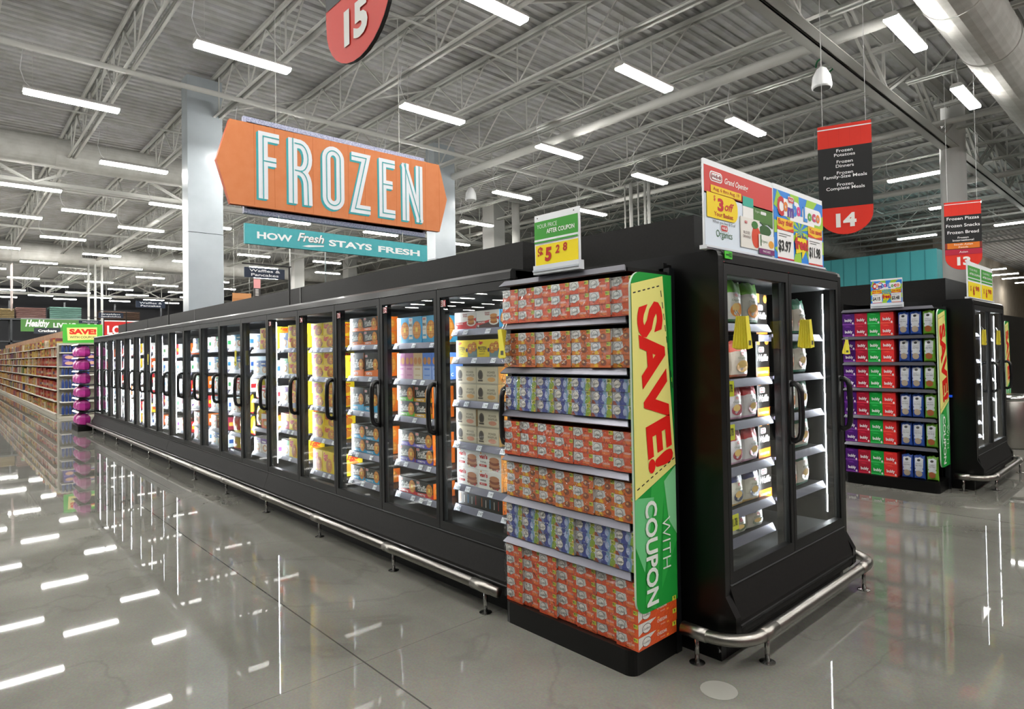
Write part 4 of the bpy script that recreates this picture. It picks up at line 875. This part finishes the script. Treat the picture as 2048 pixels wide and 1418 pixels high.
def combo(pa, pb, sub1='Buttermilk Muffins'):
    def d(f):
        f.rect(0, 0, 1, .93, '#2f86e0', 1); c = (.5, .45)
        for k in range(9):
            a = math.radians(40*k+12); b = math.radians(40*k+32)
            def edge(t):
                dx, dy = math.cos(t), math.sin(t); s = min(((1-c[0]) if dx > 0 else c[0])/max(abs(dx), 1e-4), ((.93-c[1]) if dy > 0 else c[1])/max(abs(dy), 1e-4)); return (c[0]+dx*s, c[1]+dy*s)
            e1, e2 = edge(a), edge(b); f.poly([c, e1, e2], '#9ccc3c', 2)
        f.rrect(.06, .6, .5, .84, .06, '#f4f4f6', 3); f.rrect(.55, .6, .96, .82, .06, '#f4f4f6', 3); f.rect(.3, .56, .8, .66, '#f4f4f6', 3)
        for ch, x, y, s, cl in (('C', .12, .72, .24, '#c8242b'), ('o', .215, .73, .17, '#e8822a'), ('m', .31, .67, .17, '#5a3a9a'), ('b', .395, .74, .2, '#3a8ad8'), ('o', .47, .72, .17, '#d83a8a'), ('L', .61, .71, .2, '#3a8ad8'), ('o', .7, .69, .15, '#5aa83a'), ('c', .79, .7, .15, '#c83a6a'), ('o', .88, .7, .16, '#e8822a')):
            f.text(ch, x, y, s, cl, 5, bold=.05, w=(.12 if ch in 'Cm' else .08))
        store_logo(f, .32, .84, .12, 4)
        for x0, x1, tx, pr in ((.05, .36, 'Buy this!', pa), (.66, .97, 'You save!', pb)):
            f.rect(x0, .02, x1, .56, '#f2f2f2', 3); f.rect(x0, .41, x1, .56, '#f2c21f', 4); f.poly([(x0, .4), (x1, .4), (x1, .45), ((x0+x1)/2, .41), (x0, .45)], '#d8401f', 5); f.text(tx, (x0+x1)/2, .5, .07, '#c8242b', 5, w=.27, bold=.03)
            f.rect(x0+.03, .345, x1-.06, .352, '#555555', 5); f.rect(x0+.03, .315, x1-.14, .322, '#555555', 5)
            f.text(pr, (x0+x1)/2-.02, .18, .14, '#141414', 5, w=.24, bold=.03); f.rect(x0, .01, x1, .03, '#c8242b', 5)
        f.poly([(.4, .12), (.52, .16), (.52, .06), (.66, .27), (.56, .44), (.55, .37), (.4, .42)], '#f4dc14', 5); f.text('free!', .51, .27, .15, '#c8242b', 7, w=.27, bold=.05); f.text('Get this', .51, .38, .05, '#3a3a9a', 7, w=.18, bold=.02)
    return d
holder('promotion_sign', 'bright blue and green sign with sunburst rays atop the near end freezer', (-1.69, 4.055, 2.12), math.pi/2, .73, .475, combo('$3.97', '$11.98'), .02)
holder('promotion_sign', 'small blue and green sunburst sign above the sparkling water cartons', (-2.37, 7.975, 2.045), 0, .32, .33, combo('$4.15', '$3.48'), .055)
def grand(f):
    f.rect(0, .6, 1, .93, '#d0413c', 1); f.rrect(.07, .76, .24, .88, .03, '#f4f4f4', 2); f.rrect(.08, .775, .23, .865, .026, '#c8242b', 3); f.rrect(.086, .783, .224, .857, .024, '#f4f4f4', 4); f.text('H-E-B', .155, .82, .045, '#8a1e2a', 5, w=.12, bold=.02)
    f.text('Grand Opening', .44, .8, .07, '#f7e9e4', 2, w=.34, shear=.35, bold=.02); f.rect(.08, .63, .5, .715, '#f2cc1f', 3); f.text('Aug. 6 thru Aug. 19', .29, .672, .042, '#b8401c', 4, w=.36, bold=.01)
    f.rect(.0, .0, 1, .62, '#dfeaf6', 1); f.rrect(.02, .33, .44, .62, .07, '#f4d51c', 5); f.rect(.02, .33, .2, .62, '#f4d51c', 5.5); f.text('$', .12, .56, .06, '#c8242b', 6, bold=.02); f.text('3', .2, .5, .14, '#c8242b', 6, w=.08, bold=.05); f.text('off', .32, .5, .1, '#c8242b', 6, w=.13, shear=.35, bold=.02); f.text('Your Basket', .24, .385, .05, '#b8381c', 6, w=.26, bold=.02)
    f.text('When you buy $15 of', .25, .29, .035, '#2a2a2a', 3, w=.31); store_logo(f, .25, .235, .1, 3); f.text('Organics', .25, .15, .085, '#3a6a3a', 3, w=.22)
    f.rect(.52, .44, .68, .66, '#f2f2ee', 3); f.rect(.52, .58, .68, .7, '#37ad98', 4); f.rect(.68, .43, .99, .6, '#4c7a33', 4); f.rrect(.79, .53, .88, .57, .009, '#e9e9e9', 5); f.poly([(.68, .43), (.72, .4), (.78, .43), (.84, .39), (.9, .42), (.99, .38), (.99, .45)], '#3c6628', 4); f.text('Organic', .74, .55, .03, '#d8e6d0', 5)
    f.rect(.47, .06, .77, .44, '#e9e6df', 5); f.rect(.47, .06, .48, .44, '#c9c4b8', 6); f.text('BLOOD', .565, .25, .035, '#5a3a3a', 6); f.text('ORANGE', .565, .2, .035, '#5a3a3a', 6); store_logo(f, .555, .38, .045, 6); f.ell(.71, .22, .07, .14, '#d8482a', 6, 18); f.ell(.69, .37, .05, .05, '#3a7a34', 7, 10)
    f.ell(.86, .33, .1, .07, '#2f5a26', 4, 14); f.rect(.74, .02, .99, .27, '#f0eee8', 9); f.rect(.74, .02, .99, .09, '#7a2a6a', 10); f.text('PANCAKES', .86, .055, .03, '#f2e6f0', 11); f.ell(.94, .16, .045, .05, '#e8a23a', 10, 12); f.text('Organics', .83, .18, .035, '#3a6a3a', 10); f.rect(.765, .12, .78, .26, '#2f6a34', 10)
holder('promotion_sign', 'large red and white grand opening sign atop the near end freezer', (-1.69, 3.29, 2.12), math.pi/2, .77, .47, grand, .02)
for k in (0,):
    g = G(); g.box(-1.72, 2.875, 2.12, -1.695, 2.9, 2.39, S('#dde3ea')); 
def price6(c):
    def d(f):
        f.rect(.03, .56, .97, .88, '#3f9c35', 1); f.text('YOUR PRICE', .42, .78, .06, '#f2f7f0', 3, w=.6); f.text('AFTER COUPON', .52, .66, .06, '#f2f7f0', 3, w=.8, bold=.02); f.rect(.03, .48, .97, .53, '#3f9c35', 1); f.rect(.02, .0, .98, .43, '#f4dc14', 1)
        f.text('$', .2, .24, .14, '#b8281c', 3, bold=.03); f.text('6', .42, .2, .25, '#b8281c', 3, bold=.05); f.text(c, .7, .27, .13, '#b8281c', 3, bold=.03, w=.3)
    return d
holder('price_sign', 'left yellow 6.98 price sign atop the second row end freezer', (-1.69, 8.42+.3, 2.12), math.pi/2, .62, .42, price6('98'), .02, group='pair of yellow price signs')
holder('price_sign', 'right yellow 6.98 price sign atop the second row end freezer', (-1.69, 9.06+.3, 2.12), math.pi/2, .62, .42, price6('98'), .02, group='pair of yellow price signs')
# shelf price tags hung in the end freezer, green tag on the case top
for k, (z, s, y) in enumerate(((1.405, '$2.78', 3.12), (1.165, '$2.78', 3.12), (.67, '$1.78', 3.14))):
    g = G(); f = Fr(g, (0, 0, 0), (1, 0, 0), (0, 0, 1), (0, -1, 0), .13, .085, .0012, S); g.box(0, 0, 0, .13, .002, .085, S('#dfe23c')); f.rect(0, 0, 1, 1, '#dfe23c', 1)
    if k == 2: f.rect(0, 0, .25, 1, '#c85a7a', 2)
    f.text(s, .58, .5, .5, '#4a4a1c', 3, w=.55, bold=.02); o = g.build('price_tag'); o.location = (-1.735, y, z-.065); o.rotation_euler = (0, 0, math.pi/2)
    tag(o, 'yellow shelf tag reading %s in the near end freezer, %s one down' % (s[1:], ordn(k)), 'price tag', 'yellow shelf tags in the end freezer')
g = G(); g.box(0, 0, 0, .075, .003, .04, S('#52c83a')); f = Fr(g, (0, 0, 0), (1, 0, 0), (0, 0, 1), (0, -1, 0), .075, .04, .001, S); f.rect(0, 0, 1, 1, '#52c83a', 1); f.text('10', .72, .5, .6, '#1c4a14', 2, bold=.03); f.rect(.1, .4, .5, .6, '#1c4a14', 2)
o = g.build('row_tag'); o.location = (-1.645, 3.02, 2.075); o.rotation_euler = (0, 0, math.pi/2); tag(o, 'small bright green tag on the top front edge of the near end freezer', 'tag')
# pads of yellow coupons
def pad(lab, loc, rz, n=9, hw=.075, hh=.17, tilt=0.):
    t = thing('coupon_pad', lab, 'coupon pad', loc, rz, 'pads of yellow coupons'); g = G()
    g.tube([(-.012, .0, .035), (-.012, -.02, .0), (.012, -.02, 0), (.012, 0, .035)], .0022, CHROME, 6); g.build('wire_hook', t)
    for i in range(n):
        a = math.radians(-14+24*i/n); g = G(); f = Fr(g, (0, 0, 0), (math.cos(a), 0, math.sin(a)), (-math.sin(a), 0, math.cos(a)), (0, -1, 0), 1, 1, 1, lambda c: M(c, .5))
        y = -.012-.005*i+.0; vs = [(-.018, -hh), (.034, -hh), (.02, 0), (-.012, 0)]
        pts = [Vector((math.cos(a)*x-math.sin(a)*z, 0, math.sin(a)*x+math.cos(a)*z)) for x, z in vs]
        g.add([(p.x, y, p.z) for p in pts]+[(p.x, y+.003, p.z) for p in pts], [(0, 1, 2, 3), (7, 6, 5, 4), (0, 4, 5, 1), (1, 5, 6, 2), (2, 6, 7, 3), (3, 7, 4, 0)], M(('#efe24a', '#e3d233')[i % 2], .5))
        if i == n-1: g.add([(pts[0].x+.008, y-.001, pts[0].z+.02), (pts[0].x+.034, y-.001, pts[0].z+.02), (pts[0].x+.034, y-.001, pts[0].z+.045), (pts[0].x+.008, y-.001, pts[0].z+.045)], [(0, 1, 2, 3)], S('#5a5a4a'))
        g.build('coupon_leaf', t)
pad('pad of yellow coupons hooked on the cracker display at its left edge', (-2.79, 2.505, 1.74), 0)
pad('pad of yellow coupons on the left glass door of the near end freezer', (-1.615, 3.06, 1.77), math.pi/2, 11)
pad('pad of yellow coupons on the right glass door of the near end freezer', (-1.615, 3.84, 1.77), math.pi/2, 11)
pad('pad of yellow coupons at the left of the sparkling water display', (-2.79, 7.94, 1.69), 0, 3)
pad('pad of yellow coupons on the left door of the second row end freezer', (-1.615, 8.6, 1.77), math.pi/2, 6)
pad('pad of yellow coupons on the right door of the second row end freezer', (-1.615, 9.35, 1.77), math.pi/2, 6)
pad('pad of yellow coupons hung midway along the long freezer doors', (-7.5, 2.55, 1.68), 0, 3)
pad('pad of yellow coupons hung farther along the long freezer doors', (-11.6, 2.55, 1.68), 0, 3)
# blade signs over the long row
def blade(lab, x, lines, post=True, y0=2.2, y1=2.6, z0=2.385, z1=2.485):
    t = thing('blade_sign', lab, 'blade sign', (x, y1+.02, 2.12), math.pi/2, 'small black blade signs over the freezer row'); wd = y1-y0; g = G()
    g.tube([(0.03, 0, -.0), (.03, 0, .4)], .009, M('#131313', .4), 8); g.tube([(.05, 0, .4), (-wd-.04, 0, .4)], .007, M('#131313', .4), 8); g.build('sign_post', t)
    g = G(); g.box(-wd-.02, -.006, z0-2.12, -.02, .006, z1-2.12, S('#2b3445')); f = Fr(g, (-wd-.02, -.006, z0-2.12), (1, 0, 0), (0, 0, 1), (0, -1, 0), wd, z1-z0, .001, S); f.rect(0, 0, 1, 1, '#2b3445', 0)
    for i, s in enumerate(lines): f.text(s, .5, (.5 if len(lines) == 1 else .72-.42*i), .27, '#f2f3f5', 2, w=min(.8, .085*len(s)), bold=.015)
    g.build('sign_panel', t)
blade('black waffles and pancakes blade sign nearest, just left of the FROZEN board', -6.25, ('Waffles &', 'Pancakes'))
blade('black waffles and pancakes blade sign left of the white pillar', -10.8, ('Waffles &', 'Pancakes'))
blade('black breakfast sandwiches blade sign above the far freezers', -13.8, ('Breakfast', 'Sandwiches'))
blade('black meatless blade sign above the green save sign at the far end', -16.0, ('Meatless',), z1=2.45)
# ------------------------------------------------------------------ far left: grocery shelves
TANM = M('#b5afa0', .55)
t = thing('grocery_shelving', 'long tan grocery shelving running back along the left aisle', 'shelving', (-21.6, 2.4, 0)); SZ = [.12, .47, .78, 1.13, 1.45, 1.73, 2.0]
G().box(-24, .02, 0, 0, .9, .1, TANM).build('base', t); G().box(-24, .45, .1, 0, .5, 2.25, TANM).build('back_panel', t)
G().box(-24, .4, 2.25, 0, .5, 2.5, noisy('brown_header', '#8d6a4c', '#a07c5c', 3, .7)).build('brown_header', t)
for z in SZ: G().box(-24, 0, z-.03, 0, .45, z-.005, M('#c9c4b8', .5)).build('shelf', t)
PC = ['#a8763a', '#9a3a2c', '#b8924a', '#7a3a2a', '#b8ab94', '#6a3440', '#a8583a', '#94804a', '#5f6a3c', '#a8a098', '#8a4a34', '#b89a4a', '#4c4468']
def groc(c, c2, c3): return carton(.26, .24, .2, c, lambda f: (f.rect(0, .3, 1, .62, c2, 1), f.ell(.5, .5, .24, .2, c3, 2, 10)), lambda f: f.rect(0, .3, 1, .62, c2, 1))
SN = ['bottom', 'second', 'third', 'fourth', 'fifth', 'sixth', 'top']
for si, z in enumerate(SZ):
    for c in range(30):
        x = -21.6-.16-.3*c-random.uniform(0, .02); pal = ['#9a2a22', '#8a2c22', '#a8642c', '#7c3024'] if (si in (1, 2, 3, 4) and c < 16) else PC
        kx = random.randrange(8); r2 = random.Random(kx*31+len(pal)); kk = 'groc%d_%d' % (len(pal), kx)
        inst(kk, groc(r2.choice(pal), r2.choice(PC), r2.choice(PC)), 'grocery_package', (x, 2.43+random.uniform(0, .04), z), 'grocery package on the left aisle shelving, %s shelf, %s from near end' % (SN[si], ordn(c)),
             'grocery package', 'grocery packages on the long left aisle shelving', random.uniform(-.08, .08), False, (1, 1, random.uniform(.75, 1.08)))
g = G()
for z in SZ:
    x = -30.9
    while x > -45.4:
        c = random.choice(PC); g.box(x-.26, 2.43, z, x, 2.63, z+random.uniform(.17, .26), P(c)); x -= .29
tag(g.build('grocery_goods'), 'mixed goods filling the far part of the left aisle shelving', 'grocery goods', kind='stuff')
t = thing('shelf_display', 'tan end shelving of blue bottles beneath the green save sign', 'shelf display', (-21.55, 2.45, 0)); EZs = [.1, .46, .83, 1.2, 1.44, 1.83]
G().box(-.04, .0, 0, .42, 1.15, .1, TANM).build('base', t); G().box(-.04, 0, .1, 0, 1.15, 2.1, TANM).build('back_panel', t)
for y in (0, 1.11): G().box(0, y, .1, .05, y+.04, 2.08, TANM).build('upright', t)
for z in EZs+[2.06]: G().box(0, .04, z-.03, .42, 1.11, z-.005, M('#e2e0da', .5)).build('shelf', t)
def bottle(): return G().lathe([(.03, 0), (.034, .02), (.034, .17), (.026, .2), (.013, .225), (.013, .25)], M('#2b3f78', .3), 12)
for si, z in enumerate(EZs):
    if si == 4: continue
    hh = 1 if si < 3 else .8
    for c in range(8):
        inst('bottle', bottle, 'blue_bottle', (-21.2, 2.54+.083*c, z), 'blue bottle on the tan end shelving, %s shelf, %s from left' % (SN[si], ordn(c)), 'bottle', 'blue bottles on the tan end shelving', math.pi/2, True, (1, 1, hh))
for r in (0, 1):
    for c in (0, 1, 2): inst('pbox', carton(.26, .16, .3, '#4a3a8a', lambda f: (f.ell(.5, .5, .4, .3, '#d8a890', 1, 12), f.rect(0, .8, .5, 1, '#8a7ac0', 1))), 'purple_box', (-21.15, 2.68+.27*c, 1.445+.165*r), 'purple box on the tan end shelving, %s row, %s from left' % (('lower', 'upper')[r], ordn(c)), 'box', 'purple boxes between the blue bottles', math.pi/2)
g = G(); g.box(-.02, 0, 0, .0, .93, .52, S('#3aa02f')); f = Fr(g, (0, 0, 0), (0, 1, 0), (0, 0, 1), (1, 0, 0), .93, .52, .002, S); f.rect(0, 0, 1, 1, '#4bb03a', 1); f.poly([(.12, .12), (.86, .18), (.86, .84), (.1, .8)], '#efe68a', 2)
f.text('SAVE!', .5, .6, .26, '#d83020', 3, w=.68, bold=.06); f.text('WITH COUPON', .5, .3, .12, '#3a3a2a', 3, w=.66, bold=.01); o = g.build('coupon_board'); o.location = (-21.1, 2.53, 2.09)
tag(o, 'green board with yellow save with coupon ticket above the blue bottles', 'sign')
# signs and stock on the back wall
def board(name, lab, x, y0, y1, z0, z1, c, words, rim=None):
    g = G(); g.box(-.08, 0, 0, 0, y1-y0, z1-z0, S(c)); f = Fr(g, (0, 0, 0), (0, 1, 0), (0, 0, 1), (1, 0, 0), y1-y0, z1-z0, .004, S); f.rect(0, 0, 1, 1, c, 1)
    for (s, cx, cy, hh, ww, sh) in words: f.text(s, cx, cy, hh, '#f0f2ee', 3, w=ww, bold=.04, shear=sh)
    if rim: f.rect(0, .93, 1, 1, rim, 2)
    o = g.build(name); o.location = (x, y0, z0); return tag(o, lab, 'wall sign')
board('wall_sign', 'long green wall sign reading healthy living behind the left aisles', -45, 3.45, 7.1, 3.3, 4.05, '#4f8240', [('Healthy', .21, .55, .5, .31, .3), ('LIVING', .56, .5, .34, .3, 0)], '#9aa3a0')
board('wall_sign', 'red wall sign with white letters low on the back wall', -45, 7.25, 10.6, 3.0, 4.02, '#c8201c', [('LOW', .32, .42, .5, .42, 0)], '#e9e9e9')
board('wall_sign', 'small dark crackers sign below the green wall sign', -40, 3.6, 4.7, 3.0, 3.3, '#242a34', [('Crackers', .5, .5, .4, .7, 0)])
for k, (y, w_, z, h_, c) in enumerate(((5.3, 1.7, 4.3, .8, '#5d8076'), (3.6, 1.5, 4.3, .7, '#6a4f4a'), (2.4, 1.1, 4.3, .6, '#7a6a4a'), (8, 2.4, 4.35, .55, '#4a3a30'), (1.2, 1.0, 2.91, 1.2, '#6a2a34'))):
    g = G(); n = 6
    for i in range(n): g.prism([(-.6, h_*i/n+.01), (.6, h_*i/n+.01), (.62, h_*(i+.5)/n), (.6, h_*(i+1)/n-.01), (-.6, h_*(i+1)/n-.01), (-.62, h_*(i+.5)/n)], 'y', 0, w_, M(c, .35, bump=.8, bscale=6))
    o = g.build('overstock_pallet'); o.location = (-50.5, y, z); tag(o, '%s wrapped overstock pile above the back wall racks' % ('teal', 'reddish brown', 'ochre', 'dark brown', 'deep red')[k], 'overstock pile')
g = G(); g.box(-51.3, .5, 0, -49.8, 12, .12, DARK)
for z in (1.4, 2.8, 4.2): g.box(-51.3, .5, z, -49.8, 12, z+.1, M('#2c2f33', .5))
for y in (.5, 3.3, 6.2, 9.1, 12): g.box(-51.3, y, 0, -51.2, y+.1, 5.5, M('#2c2f33', .5)); g.box(-49.9, y, 0, -49.8, y+.1, 4.2, M('#2c2f33', .5))
tag(g.build('storage_rack'), 'dark steel storage rack along the back wall', 'storage rack')
for k, (y, z) in enumerate(((1.62, 2.9), (2.03, 3.5))):
    g = G(); g.prism([(0, .25), (.2, 0), (.5, 0), (.7, .25), (.7, 1.75), (0, 1.75)], 'y', -.015, .015, S('#c9b8b4')); g.box(.34, -.003, 1.75, .346, .003, 7-z, PAINT); o = g.build('edge_on_banner'); o.location = (-30.3, y, z)
    tag(o, 'pale banner seen edge-on over the far left aisle, %s' % ('at the picture edge' if k == 0 else 'the longer one'), 'banner')
for k, (x, y) in enumerate(((-33, 4.9), (-33, 5.15), (-33, 5.4))): pipe((x, y, 0), (x, y, 6.9), .045, 'conduit_pipe', M('#c4c4c0', .5))
for k, x in enumerate((-10.56, -10.36, -10.12, -9.9, -9.78)): pipe((x, 14, 2.1), (x, 14, 6.2), (.02, .05, .02, .035, .045)[k], 'conduit_pipe', M('#b9b9b5', .7))
pipe((-15, 14, 0), (-15, 14, 6.9), .13, 'round_column', PAINT, 20)
pipe((-2.24, 5.5, 5.0), (-2.24, 5.5, 6.2), .008, 'drop_rod', PAINT)
for k, (x, y) in enumerate(((-16.7, 14), (-30.4, 12.9), (-30.6, 15.9))): struct(G().box(x, y, 0, x+.6, y+.5, 6.9, M('#b4b4b0', .6)), 'rear_column')
for x in (-9.05, -7.9): pipe((x, 3.85, 2.39), (x, 3.85, 3.2), .009, 'sign_pole', PAINT)
for nm, lab, y0, y1, z0, z1, c1, c2 in (('aisle_sign', 'small far aisle sign with pink top and dark body beneath the waffles sign', 7.33, 7.54, 3.5, 4.07, '#c98a8a', '#33302f'), ('department_sign', 'far wooden department sign low beside the left white pillar', 6.68, 7.25, 3.28, 3.6, '#b07a4c', '#a06c40')):
    g = G(); g.box(-.03, 0, 0, 0, y1-y0, z1-z0, S(c2)); g.box(-.031, 0, (z1-z0)*.5, .001, y1-y0, z1-z0, S(c1))
    for q in range(5 if nm == 'aisle_sign' else 0): g.box(0, .05, .05+.045*q, .002, .15, .07+.045*q, S('#c9c4c0'))
    for q in (.05, y1-y0-.05): g.box(-.02, q, z1-z0, -.014, q+.006, 7-z0, PAINT)
    o = g.build(nm); o.location = (-20, y0, z0); tag(o, lab, 'sign')
# ------------------------------------------------------------------ right rear
g = G(); TEAL = noisy('teal_siding', '#3c9fa6', '#48abb0', 1.2, .6, stretch=(1, 1, .1))
g.box(-15, 24, 0, -5.63, 26.5, 4.78, TEAL)
for k in range(22): g.box(-14.8+.42*k, 23.985, 0, -14.78+.42*k, 24.0, 4.76, M('#2d858d', .6))
tag(g.build('teal_wall_box'), 'teal plank clad box beyond the second freezer row', 'wall box')
t = thing('waste_bin', 'round brushed steel waste bin at the right edge', 'waste bin', (-1.97, 12.35, 0))
G().lathe([(.24, 0), (.25, .02), (.25, .72), (.24, .74)], STEEL, 28).build('bin_body', t, True); G().lathe([(.255, .74), (.262, .76), (.255, .8), (.2, .83), (.15, .83)], CHROME, 28).build('bin_rim', t, True)
o = G().tube([(-2.35, 12.6, .9), (-2.32, 12.6, 1.25)], .05, M('#8a8f94', .4), 12).tube([(-2.32, 12.6, 1.25), (-2.318, 12.6, 1.33)], .055, M('#e8c81f', .4), 12).tube([(-2.35, 12.6, 0), (-2.35, 12.6, .9)], .02, M('#2a2a2a', .5), 8).build('spray_bottle_stand'); tag(o, 'grey canister with yellow cap standing behind the steel bin', 'canister')
o = G().box(-1.905, 8.375, 1.02, -1.86, 8.4, 1.045, M('#1f4fd0', .3, emit=.6)).build('blue_clip'); tag(o, 'small blue clip with added glow on the post of the second coupon sign', 'clip')  # glow is put into the clip's material; it is no lamp
# what stands behind the viewpoint (seen in the glass and the polished floor)
t = thing('dairy_wall', 'dark cooler wall with red header behind the viewpoint', 'cooler wall', (6, -2, 0))
G().box(0, 0, 0, 1.2, 16, 2.3, DARK).build('cooler_body', t)
for k in range(6): G().box(-.05, .3+2.6*k, 2.5, .02, 2.4+2.6*k, 3.3, S('#a8161c')).build('red_header', t)
g = G()
for z in (.5, .95, 1.4, 1.85):
    y = .2
    while y < 15.7: g.box(-.02, y, z, .0, y+.1, z+.2, P(random.choice(['#3a5a9a', '#d8d8e0', '#c8b04a', '#8a3a8a', '#c84a5a']))); y += .14
g.build('cooler_goods', t, kind='stuff')
